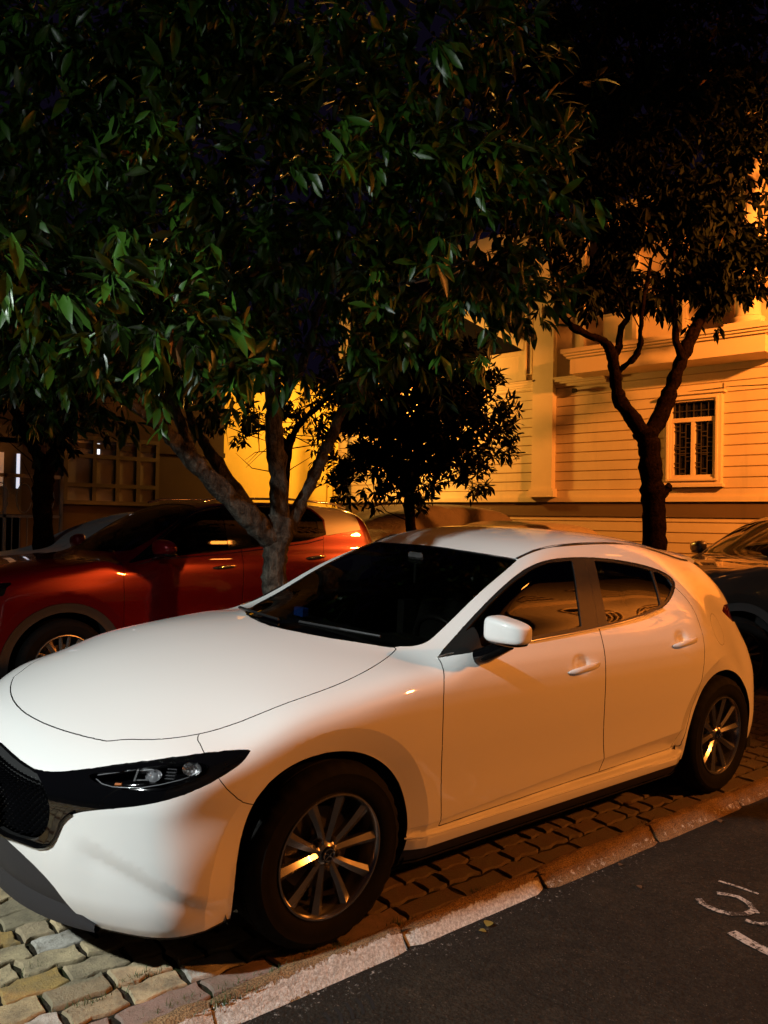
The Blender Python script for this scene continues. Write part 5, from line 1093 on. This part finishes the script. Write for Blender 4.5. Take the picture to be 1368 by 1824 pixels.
# ---------------------------------------------------------------- buildings
def wall_frame(p0,az):
    """frame: x along the wall (away from camera), y out of the wall, z up"""
    e=Vector((math.sin(az),math.cos(az),0)); n=Vector((-math.cos(az),math.sin(az),0))
    return Matrix(((e.x,n.x,0,p0[0]),(e.y,n.y,0,p0[1]),(0,0,1,0),(0,0,0,1)))
def grooved(b,s0,s1,z0,z1,pitch=.172,out=0.,holes=()):
    """rusticated courses; holes: (s0,s1,z0,z1) left out"""
    z=z0; g=.015
    while z<z1-.01:
        zt=min(z+pitch,z1)
        runs=[(s0,s1)]
        for (a,c,zb,zc) in holes:
            if zt>zb and z<zc: runs=[r for (p,q) in runs for r in ((p,min(q,a)),(max(p,c),q)) if r[1]-r[0]>.01]
        for (p,q) in runs:
            # course with chamfered lower edge forming the groove
            V=[(p,out-.03,z),(p,out-.024,z+g*.5),(p,out,z+g*1.3),(p,out,zt),(q,out-.03,z),(q,out-.024,z+g*.5),(q,out,z+g*1.3),(q,out,zt),(p,out-.03,zt),(q,out-.03,zt)]
            b.add(V,[(0,4,5,1),(1,5,6,2),(2,6,7,3),(3,7,9,8),(0,1,2,3,8),(4,9,7,6,5)])
        z=zt
def moulding(b,s0,s1,z,steps,out=0.,ends=True):
    """steps: (dz,depth) stacked upward; each ledge a box"""
    for dz,d in steps: b.box((s0-(d*.5 if ends else 0),out-.05,z),(s1+(d*.5 if ends else 0),out+d,z+dz)); z+=dz
def mansion():
    M=wall_frame((10.868,3.872),R(-8.4)); o=empty('mansion',mat=M); tag(o,'cream two-storey building with grooved walls, pilaster, balcony and barred window','building')
    win=(-.44,.50,2.19,3.66)
    b=MB(); b.box((-5,-6,0),(8.4,-.03,7.2)); b.build('wall_core',MT['cream'],o)
    b=MB(); grooved(b,-5,2.62,2.11,4.03,holes=(win,)); grooved(b,3.05,8.3,2.11,4.03); grooved(b,-5,8.3,0.0,1.62); b.build('grooved_wall',MT['cream'],o)
    b=MB(); b.box((-5,-.02,1.64),(8.3,.02,1.90)); b.build('plinth_band',MT['band'],o)
    b=MB(); b.box((-5,-.02,1.90),(8.3,.06,1.985)); b.box((-5,-.02,1.985),(8.3,.03,2.11)); b.build('plinth',MT['creamtrim'],o)
    b=MB(); b.box((2.62,-.02,1.99),(3.05,.13,7.2)); b.box((2.56,-.02,1.99),(3.11,.17,2.10)); b.box((2.58,-.02,2.10),(3.09,.155,2.15)); b.build('pilaster',MT['creamtrim'],o)
    b=MB(); b.box((3.13,-.02,4.33),(3.20,.06,7.2)); b.box((3.23,-.02,4.33),(3.27,.09,7.2)); b.build('pilaster_moulding',MT['creamtrim'],o)
    b=MB(); moulding(b,1.6,2.62,4.03,[(.05,.05),(.035,.09),(.05,.12),(.03,.15)],ends=False); moulding(b,3.05,8.3,4.03,[(.05,.05),(.035,.09),(.05,.12),(.03,.15)],ends=False); b.build('string_course',MT['creamtrim'],o)
    # upper storey: recessed loggia on the left, bay with windows on the right
    b=MB(); b.box((3.27,-.02,4.2),(8.3,.02,4.72)); b.box((3.27,-.04,4.72),(8.3,.05,4.80)); b.build('loggia_parapet',MT['cream'],o)
    b=MB(); b.box((3.4,-.018,4.82),(8.0,-.0,6.6)); b.build('loggia_opening',MT['pane'],o)
    b=MB(); b.add([(3.3,.02,4.80),(3.3,.07,4.80),(4.9,.07,5.75),(4.9,.02,5.75),(3.3,.07,5.0),(4.9,.07,5.95),(3.3,.02,5.0),(4.9,.02,5.95)],[(1,2,5,4),(0,1,4,6),(4,5,7,6),(0,3,2,1),(2,3,7,5)]); b.build('stair_string',MT['creamtrim'],o)
    b=MB(); b.box((-5,-.02,4.2),(2.62,0,7.2)); 
    b.build('upper_wall',MT['cream'],o)
    for (a,c) in ((2.02,2.10),(1.02,1.10),(.15,.22),(-.62,-.55)):
        b=MB(); b.box((a,0,4.25),(c,.10,7)); b.build('jamb',MT['creamtrim'],o)
    for (a,c) in ((1.14,2.0),(-.5,.12)):
        b=MB(); b.box((a,-.015,5.2),(c,.006,6.8)); w=b.build('upper_window',MT['pane'],o)
        b=MB(); 
        for k in range(4): x=a+(c-a)*k/3; b.box((x-.02,.006,5.2),(x+.02,.03,6.8))
        for k in range(4): z=5.2+.5*k; b.box((a,.006,z),(c,.028,z+.04))
        b.build('upper_window_frame',MT['frame'],w)
    # balcony slab with moulded edge
    b=MB(); b.box((-1.25,.0,4.13),(2.0,.62,4.40)); b.box((-1.30,0,4.40),(2.05,.67,4.44)); b.box((-1.33,0,4.44),(2.08,.71,4.48)); b.box((-1.37,0,4.48),(2.12,.75,4.55)); b.build('balcony',MT['creamtrim'],o)
    b=MB(); b.lathe([(4.55,.27),(4.62,.27),(4.63,.24),(4.66,.25),(4.70,.245),(4.72,.20),(4.80,.185),(8,.17)],28,'z',Matrix.Translation((-.93,.42,0))); b.box((-1.2,.15,4.55),(-.66,.69,4.60)); b.build('column',MT['creamtrim'],o,True,40)
    # barred window
    s0,s1,z0,z1=win
    b=MB()
    for (g,d,w) in ((0,.11,.05),(.05,.14,.03),(.08,.10,.03)):
        for (a0,a1,c0,c1) in ((s0-.0+g,s0+g+w,z0+g,z1-g),(s1-g-w,s1-g,z0+g,z1-g)): b.box((a0,-.04,c0),(a1,d,c1))
        b.box((s0+g+w,-.04,z0+g),(s1-g-w,d,z0+g+w)); b.box((s0+g+w,-.04,z1-g-w),(s1-g-w,d,z1-g))
    b.box((s0-.05,-.02,z1),(s1+.05,.15,z1+.035)); b.box((s0-.03,-.02,z0-.05),(s1+.03,.13,z0))
    fr=b.build('window_frame',MT['creamtrim'],o)
    i0,i1,j0,j1=s0+.11,s1-.11,z0+.11,z1-.11
    b=MB(); b.box((i0,-.01,j0),(i1,-.002,j1)); b.build('pane',MT['pane'],fr)
    b=MB(); zt=j1-.30; sm=(i0+i1)/2
    b.box((i0,-.0,zt-.035),(i1,.075,zt+.035)); b.box((sm-.03,-.0,j0),(sm+.03,.07,zt-.035))
    for (a,c) in ((i0,i0+.035),(i1-.035,i1)): b.box((a,.0,j0),(c,.07,zt-.035))
    b.box((i0+.035,-.0,j0),(i1-.035,.069,j0+.04)); b.build('casement',MT['creamtrim'],fr)
    b=MB(); t_=.007
    def V_(x,za,zb): b.box((x-t_,.030,za),(x+t_,.040,zb))
    def H_(x0,x1,z): b.box((x0,.029,z-t_),(x1,.041,z+t_))
    for (a,c) in ((i0+.035,sm-.03),(sm+.03,i1-.035)):
        w=c-a
        for k in (1,2): V_(a+w*k/3,j0+.04,zt)
        for k in range(9):
            z=j0+.04+(zt-j0-.04)*k/9; kk=k%3; H_(a+w*kk/3,a+w*(kk+1)/3,z); H_(a+w*((kk+1)%3)/3,a+w*((kk+1)%3+1)/3,z+.03)
        z=j0+.40; H_(a,c,z); H_(a,c,z+.10)
    for k in range(1,6): V_(i0+(i1-i0)*k/6,zt+.035,j1)
    H_(i0,i1,zt+.15)
    b.build('security_grille',MT['iron'],fr)
    b=MB(); b.tube([(2.2,0,3.93),(2.2,.10,3.93)],.018,8); b.lathe([(-.03,.0),(-.03,.035),(.04,.045),(.05,0)],12,'x',Matrix.Translation((2.17,.12,3.92))); b.build('wall_spotlight',MT['cable'],o,True,40)
    return o
def yellow_house():
    o=empty('yellow_house',(6.4,12.15,0)); tag(o,'brightly lit yellow painted house wall glowing behind the tree trunks','house')
    b=MB(); b.box((-.2,0,0),(3.4,4,4.6)); b.build('wall',MT['yellow'],o)
    b=MB(); b.box((2.95,-.06,1.2),(3.07,.0,4.6)); b.box((3.12,-.09,1.2),(3.20,.0,4.6)); b.build('corner_moulding',MT['yellow'],o)
    b=MB(); b.box((-.2,-.12,1.15),(3.4,-.002,1.3)); b.build('ledge',MT['darkwall'],o)
    return o
def brown_house():
    o=empty('brown_house',(-3,11,0)); tag(o,'dark brown house in shadow with a wide gridded window','house')
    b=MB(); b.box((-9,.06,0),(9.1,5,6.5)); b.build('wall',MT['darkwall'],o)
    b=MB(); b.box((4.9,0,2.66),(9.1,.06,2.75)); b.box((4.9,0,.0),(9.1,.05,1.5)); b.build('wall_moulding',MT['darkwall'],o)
    x0,x1,z0,z1=6.05,7.70,1.72,2.84
    b=MB(); xs=[0,.30,.55,.78,1.0]; zs=[0,.27,.72,1.0]
    for k in xs: x=x0+(x1-x0)*k; b.box((x-.035,-.03,z0),(x+.035,.06,z1))
    for k in zs: z=z0+(z1-z0)*k; b.box((x0-.035,-.034,z-.035),(x1+.035,.06,z+.035))
    f=b.build('window_frame',MT['darkframe'],o)
    b=MB(); b.box((x0,.04,z0),(x1,.05,z1)); b.build('pane',MT['blind'],f)
    b=MB(); b.box((x0+.52,.030,z1-.27),(x0+.60,.036,z1-.08)); b.build('lit_gap',mat('lamp light through the window',(1,1,1),.5,emit=(.85,.9,1.),es=1.5),f)
    # doorway with cold light at the far left
    b=MB(); b.box((4.4,.0,.2),(5.35,.055,2.95)); d=b.build('door',MT['darkframe'],o)
    b=MB(); b.box((5.26,-.02,1.92),(5.31,-.006,2.49)); b.build('lit_door_edge',mat('cold light at the door edge',(1,1,1),.5,emit=(.7,.8,1.),es=.8),d)
    b=MB(); b.box((4.86,-.02,1.95),(5.06,-.006,2.5)); b.build('lit_pane',mat('lit pane',(1,1,1),.5,emit=(.8,.8,.85),es=.04),d)
    return o
def gate():
    o=empty('metal_gate',(1.35,8.6,0)); tag(o,'pale scrollwork metal gate at the far left behind the parked cars','gate')
    m=mat('pale gate paint',(.13,.125,.12),.5)
    b=MB()
    for k in range(4): x=-1.4+1.0*k*.75; b.box((x-.02,-.02,0),(x+.02,.02,2.05))
    b.box((-1.6,-.02,2.0),(.85,.02,2.05)); b.box((-1.6,-.02,1.45),(.85,.02,1.49)); b.box((-1.6,-.02,.2),(.85,.02,.24)); b.build('gate_frame',m,o)
    b=MB()
    for k in range(24): x=-1.6+.1*k; b.tube([(x,0,.24),(x,0,1.45)],.008,5)
    for k in range(8):
        x=-1.45+.3*k; pts=[(x+.10*math.cos(t),0,1.72+.2*math.sin(t)) for t in np.linspace(0,6.0,20)]; b.tube(pts,.008,5)
    b.build('gate_bars',m,o); return o
def house_behind():
    o=empty('house_opposite',(0,-10.5,0)); tag(o,'beige house across the road with arched balcony windows, behind the camera','house')
    b=MB(); b.box((-14,-6,-.5),(34,-.02,20)); b.build('wall',MT['housewall'],o)
    for (x,z) in [(x,z) for x in (2,6.5,11,15.5,20,24.5) for z in (1.4,5.2,9.2,13.2)]:
        b=MB(); V=[(x-.9,0,z),(x+.9,0,z),(x+.9,0,z+1.6)]+[(x+.9*math.cos(t),0,z+1.6+.9*math.sin(t)) for t in np.linspace(.2,math.pi-.2,9)]+[(x-.9,0,z+1.6)]; b.add(V,[tuple(range(len(V)))]); w=b.build('window',MT['pane'],o)
        b=MB()
        for k in range(7): xx=x-.9+.3*k; b.box((xx-.03,0,z),(xx+.03,.08,z+1.6))
        for k in range(4): b.box((x-.93,0,z+.5*k),(x+.93,.07,z+.5*k+.06))
        b.tube([(x+.95*math.cos(t),.04,z+1.6+.95*math.sin(t)) for t in np.linspace(0,math.pi,14)],.06,6); b.build('window_frame',MT['creamtrim'],w)
    b=MB()
    for z in (4.2,8.2,12.4): b.box((-14,-.02,z),(34,.25,z+.25))
    b.build('cornice',MT['creamtrim'],o)
    return o
def street_lamp(name,x,y,h,dirx,diry,arm,label,lightcol,head_emit):
    o=empty(name,(x-dirx*arm,y-diry*arm,-.1)); tag(o,label,'street lamp')
    b=MB(); b.tube([(0,0,0),(0,0,h*.6),(0,0,h+.25)],[.07,.055,.04],12); b.tube([(0,0,h+.2),(dirx*arm*.5,diry*arm*.5,h+.38),(dirx*arm,diry*arm,h+.34)],[.035,.03,.03],8); b.build('pole',MT['iron'],o,True,50)
    b=MB(); b.box((-.28,-.11,h+.27),(.28,.11,h+.38),Matrix.Translation((dirx*arm,diry*arm,0)),bev=.03); b.build('lamp_head',MT['iron'],o,True,40)
    b=MB(); b.box((-.2,-.08,h+.255),(.2,.08,h+.268),Matrix.Translation((dirx*arm,diry*arm,0))); b.build('lamp_glass',mat(name+' glass',(1,1,1),.4,emit=lightcol,es=head_emit),o)
    return o
def cable(name,pts,label):
    b=MB(); P=[]
    for (a,c) in zip(pts[:-1],pts[1:]):
        for i in range(12): t=i/12; p=Vector(a).lerp(Vector(c),t); p.z-=.25*4*t*(1-t)*.3; P.append(tuple(p))
    P.append(pts[-1]); b.tube(P,.006,5); o=b.build(name,MT['cable']); tag(o,label,'cable'); return o
# ---------------------------------------------------------------- trees
def leaf_mat(name,a,b,rough=.38,spec=.35):
    m=mat(name,a,rough,0,spec); t=NT(m); at=t.n('Attribute'); at.attribute_name='shade'
    t.base(t.ramp(at.outputs['Fac'],[(0,a),(.75,b),(.93,tuple(c*1.2 for c in b)),(.97,(.16,.075,.02)),(1,(.12,.05,.02))])); 
    n=t.noise(60,3,.5,t.coord()); t.bump(n,.25,.004); return m
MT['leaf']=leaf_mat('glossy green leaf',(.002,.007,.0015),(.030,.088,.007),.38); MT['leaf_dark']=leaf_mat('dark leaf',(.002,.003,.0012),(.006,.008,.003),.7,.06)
def leaves(name,crowns,n_per_m3,Lmin,Lmax,matn,parent,seed,width=.30,per=9,shell=.35,droop=.5,avoid=None):
    rs=np.random.RandomState(seed); C=[];A=[]
    for (x,y,z,r) in crowns:
        n=max(4,int(n_per_m3*r**2.3)); k_=max(3,n//7); dc=rs.normal(size=(k_,3)); dc/=np.linalg.norm(dc,axis=1)[:,None]; d=dc[rs.randint(k_,size=n)]+rs.normal(size=(n,3))*(.10/max(r,.3)+.05); d0=rs.normal(size=(n,3)); d/=np.linalg.norm(d,axis=1)[:,None]; rad=r*(shell+(1-shell)*rs.rand(n))*(1+.12*rs.normal(size=n)); p=np.array([x,y,z])+d*rad[:,None]*np.array([1,1,.85])
        C.append(p); A.append(d)
    C=np.concatenate(C); A=np.concatenate(A)
    if avoid is not None: k=avoid(C); C=C[k]; A=A[k]
    m=len(C); N=m*per
    base=np.repeat(C,per,0); ax=np.repeat(A,per,0)
    # twig direction outward + slightly up, leaves fan round it and hang
    th=rs.rand(N)*2*np.pi; ax=ax+np.array([0,0,.3]); ax/=np.linalg.norm(ax,axis=1)[:,None]
    u=np.cross(ax,[0,0,1.]); u/=np.maximum(np.linalg.norm(u,axis=1),1e-6)[:,None]; w=np.cross(ax,u)
    spread=rs.uniform(.5,1.1,N)[:,None]
    d=ax*rs.uniform(.1,.9,N)[:,None]+(u*np.cos(th)[:,None]+w*np.sin(th)[:,None])*spread+np.array([0,0,-1.])*(droop*rs.uniform(.3,1.6,N))[:,None]
    d/=np.linalg.norm(d,axis=1)[:,None]
    base=base+ax*rs.uniform(-.05,.09,N)[:,None]*(Lmax/.16)
    L=rs.uniform(Lmin,Lmax,N); 
    s=np.cross(d,rs.normal(size=(N,3))*.5+np.array([0,0,1.])); s/=np.maximum(np.linalg.norm(s,axis=1),1e-6)[:,None]; nn=np.cross(s,d)
    st=np.array([0,.22,.5,.78,1.]); wd=np.array([.05,.62,1.,.62,0.]); cur=rs.uniform(.05,.35,N)
    V=np.empty((N,14,3)); 
    q=0; cols=[]
    for i,(t,w_) in enumerate(zip(st,wd)):
        c=base+d*(L*t)[:,None]-nn*(L*cur*t*t)[:,None]+s*(L*.06*np.sin(3*t+th))[:,None]; hw=(L*width*.5*w_)[:,None]; fold=(L*width*.16*w_)[:,None]; wav=(L*.02*np.sin(9*t+th))[:,None]
        if i<4:
            V[:,q]=c-s*hw+nn*(fold+wav); V[:,q+1]=c; V[:,q+2]=c+s*hw+nn*(fold-wav); q+=3
        else: V[:,q]=c; V[:,q+1]=c; 
    V=V[:,:13]
    F=[]
    for i in range(3):
        F+= [(3*i,3*i+1,3*i+4,3*i+3),(3*i+1,3*i+2,3*i+5,3*i+4)]
    T=[(9,10,12),(10,11,12)]
    me=bpy.data.meshes.new(name); nv=13; me.vertices.add(N*nv); me.vertices.foreach_set('co',V.reshape(-1).astype(np.float32))
    Fq=np.array(F); Ft=np.array(T); off=(np.arange(N)*nv)
    loops=np.concatenate([(off[:,None]+Fq.reshape(-1)[None]),(off[:,None]+Ft.reshape(-1)[None])],1).reshape(-1)
    starts=[]; per_l=len(Fq)*4+len(Ft)*3; ls=np.concatenate([np.arange(len(Fq))*4,len(Fq)*4+np.arange(len(Ft))*3]); tot=np.array([4]*len(Fq)+[3]*len(Ft))
    me.loops.add(N*per_l); me.loops.foreach_set('vertex_index',loops.astype(np.int32)); me.polygons.add(N*len(ls)); me.polygons.foreach_set('loop_start',(np.arange(N)[:,None]*per_l+ls[None]).reshape(-1).astype(np.int32))
    me.update(calc_edges=True); me.validate()
    me.polygons.foreach_set('use_smooth',[True]*len(me.polygons))
    o=link(name,me,MT[matn],parent); sh=np.repeat(np.clip(np.repeat(rs.rand(m),per)*.55+rs.rand(N)*.45,0,1),nv); attr(o,'shade',sh)
    return o
def limbs(name,L,matn,parent,seed=0,n=12,crowns=None,ntwig=0):
    rs=np.random.RandomState(seed); b=MB()
    for l in L:
        p=np.array(l,float); q=[]; m=len(p)
        for i in range(m-1):
            a,c,d,e=p[max(i-1,0)],p[i],p[i+1],p[min(i+2,m-1)]
            for k in range(5):
                t=k/5; q.append(.5*((2*c)+(-a+d)*t+(2*a-5*c+4*d-e)*t*t+(-a+3*c-3*d+e)*t**3))
        q.append(p[-1]); q=np.array(q); r=np.maximum(q[:,3],.004)*(1+.07*rs.normal(size=len(q))); 
        b.tube([tuple(v[:3]) for v in q],r.tolist(),n)
    V=np.array(b.V); # lumpy bark
    ph=rs.rand(3)*6; V+= .007*np.sin(V[:,[1,2,0]]*31+ph)+.004*np.sin(V[:,[2,0,1]]*77+ph); b.V=[tuple(v) for v in V]
    # thin twigs running out into the crown
    if crowns:
        tips=[np.array(l[k][:3]) for l in L for k in range(len(l)//2,len(l))]
        for _ in range(ntwig):
            a=tips[rs.randint(len(tips))]; c=crowns[rs.randint(len(crowns))]; t=np.array(c[:3])+rs.normal(size=3)*c[3]*.5
            if np.linalg.norm(t-a)>1.2: continue
            mid=(a+t)/2+rs.normal(size=3)*.12; b.tube([tuple(a),tuple(mid),tuple(t)],[.009,.006,.002],5)
    return b.build(name,MT[matn],parent,True,60)
def tree(key,name,label,barkm,leafm,dens,L0,L1,seed,ntwig=40,**k):
    Ls=[[(x,y,z,r*(.95 if key=='right' else 1)) for x,y,z,r in l] for l in LIMBS[key]]; base=Ls[0][0]; root=empty(name,(base[0],base[1],0)); tag(root,label,'tree')
    sh=lambda t:(t[0]-base[0],t[1]-base[1],t[2],t[3])
    L=[[sh(p) for p in l] for l in Ls]
    # carry the bole down to the ground with a root flare
    b0=L[0][0]; L[0]=[(0,0,-.05,b0[3]*1.7),(0,0,.12,b0[3]*1.3),(0,0,max(.3,b0[2]*.6),b0[3]*1.05)]+L[0]
    CR=[sh(p) for p in CROWNS[key]]
    limbs('trunk',L,barkm,root,seed,14,CR,ntwig); leaves('crown',CR,dens,L0,L1,leafm,root,seed,**k); return root
# ================================================================ build
setting_ground(); mansion(); yellow_house(); brown_house(); gate(); house_behind()
hatch=build_hatch()
build_suv((.47,4.09,0),0,'red','plate_silver','red crossover with silver rear pillar parked behind the tree trunk')
build_suv((5.6,1.01,.03),R(-30),'brown','brown','dark crossover parked askew at the right edge behind the white hatchback',rim='satin',rails=False)
covered_car('covered_car',(5.0,6.2,0),0,1.03,SUVB,'brown_cover','car under a dark brown cloth cover behind the red crossover',3)
covered_car('covered_car',(5.6,4.7,0),R(-4),.88,SUVB,'tan_cover','car under a pleated tan cloth cover in front of the cream building',8,amp=.03)
covered_car('covered_car',(.62,6.25,0),0,1.07,WHITE,'grey_cover','car under a pale silver cover at the far left behind the red crossover',12,amp=.010)
tree('mid','leafy_tree','large many-limbed tree with big glossy leaves rising behind the white car bonnet','bark','leaf',95,.075,.175,1,ntwig=60,per=10,droop=.55,avoid=lambda C:(C[:,2]>-9))
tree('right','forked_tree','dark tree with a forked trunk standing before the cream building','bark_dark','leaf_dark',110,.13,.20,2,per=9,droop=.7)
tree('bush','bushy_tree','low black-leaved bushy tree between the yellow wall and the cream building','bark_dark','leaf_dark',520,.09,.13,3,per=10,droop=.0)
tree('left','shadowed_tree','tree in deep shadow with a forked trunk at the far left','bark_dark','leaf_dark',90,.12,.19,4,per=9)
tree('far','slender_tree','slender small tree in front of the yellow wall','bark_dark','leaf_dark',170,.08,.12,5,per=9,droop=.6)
street_lamp('street_lamp',-5.6,-.85,4.55,1,0,1.2,'white street lamp on a steel pole beyond the left edge',LED,6)
street_lamp('street_lamp',5.6,-6.6,4.15,0,1,1.5,'orange street lamp on the road side behind the camera',SODIUM,8)
street_lamp('street_lamp',8.2,-1.4,5.35,0,1,1.2,'tall orange street lamp beyond the right edge facing the cream building',SODIUM,8)
street_lamp('street_lamp',8.75,9.6,3.95,0,-1,.9,'orange street lamp close to the yellow wall behind the trees',SODIUM,8)
street_lamp('street_lamp',5.64,-2.48,5.05,0,1,1.2,'small orange street lamp over the kerb beyond the right edge',SODIUM,45)
cable('cable',[(10.4,9.0,3.9),(10.95,3.3,3.75),(11.6,-1.5,3.8)],'thin black cable strung across the cream wall past the barred window')

for o in bpy.data.objects:
    if o.parent is None and o.get('category')=='street lamp': o['group']='street lamps out of frame around the parked cars'
    if o.parent is None and o.get('category')=='covered car': o['group']='cars under cloth covers'
    if o.parent is None and o.name.startswith('crossover_car'): o['group']='crossovers of one shape'
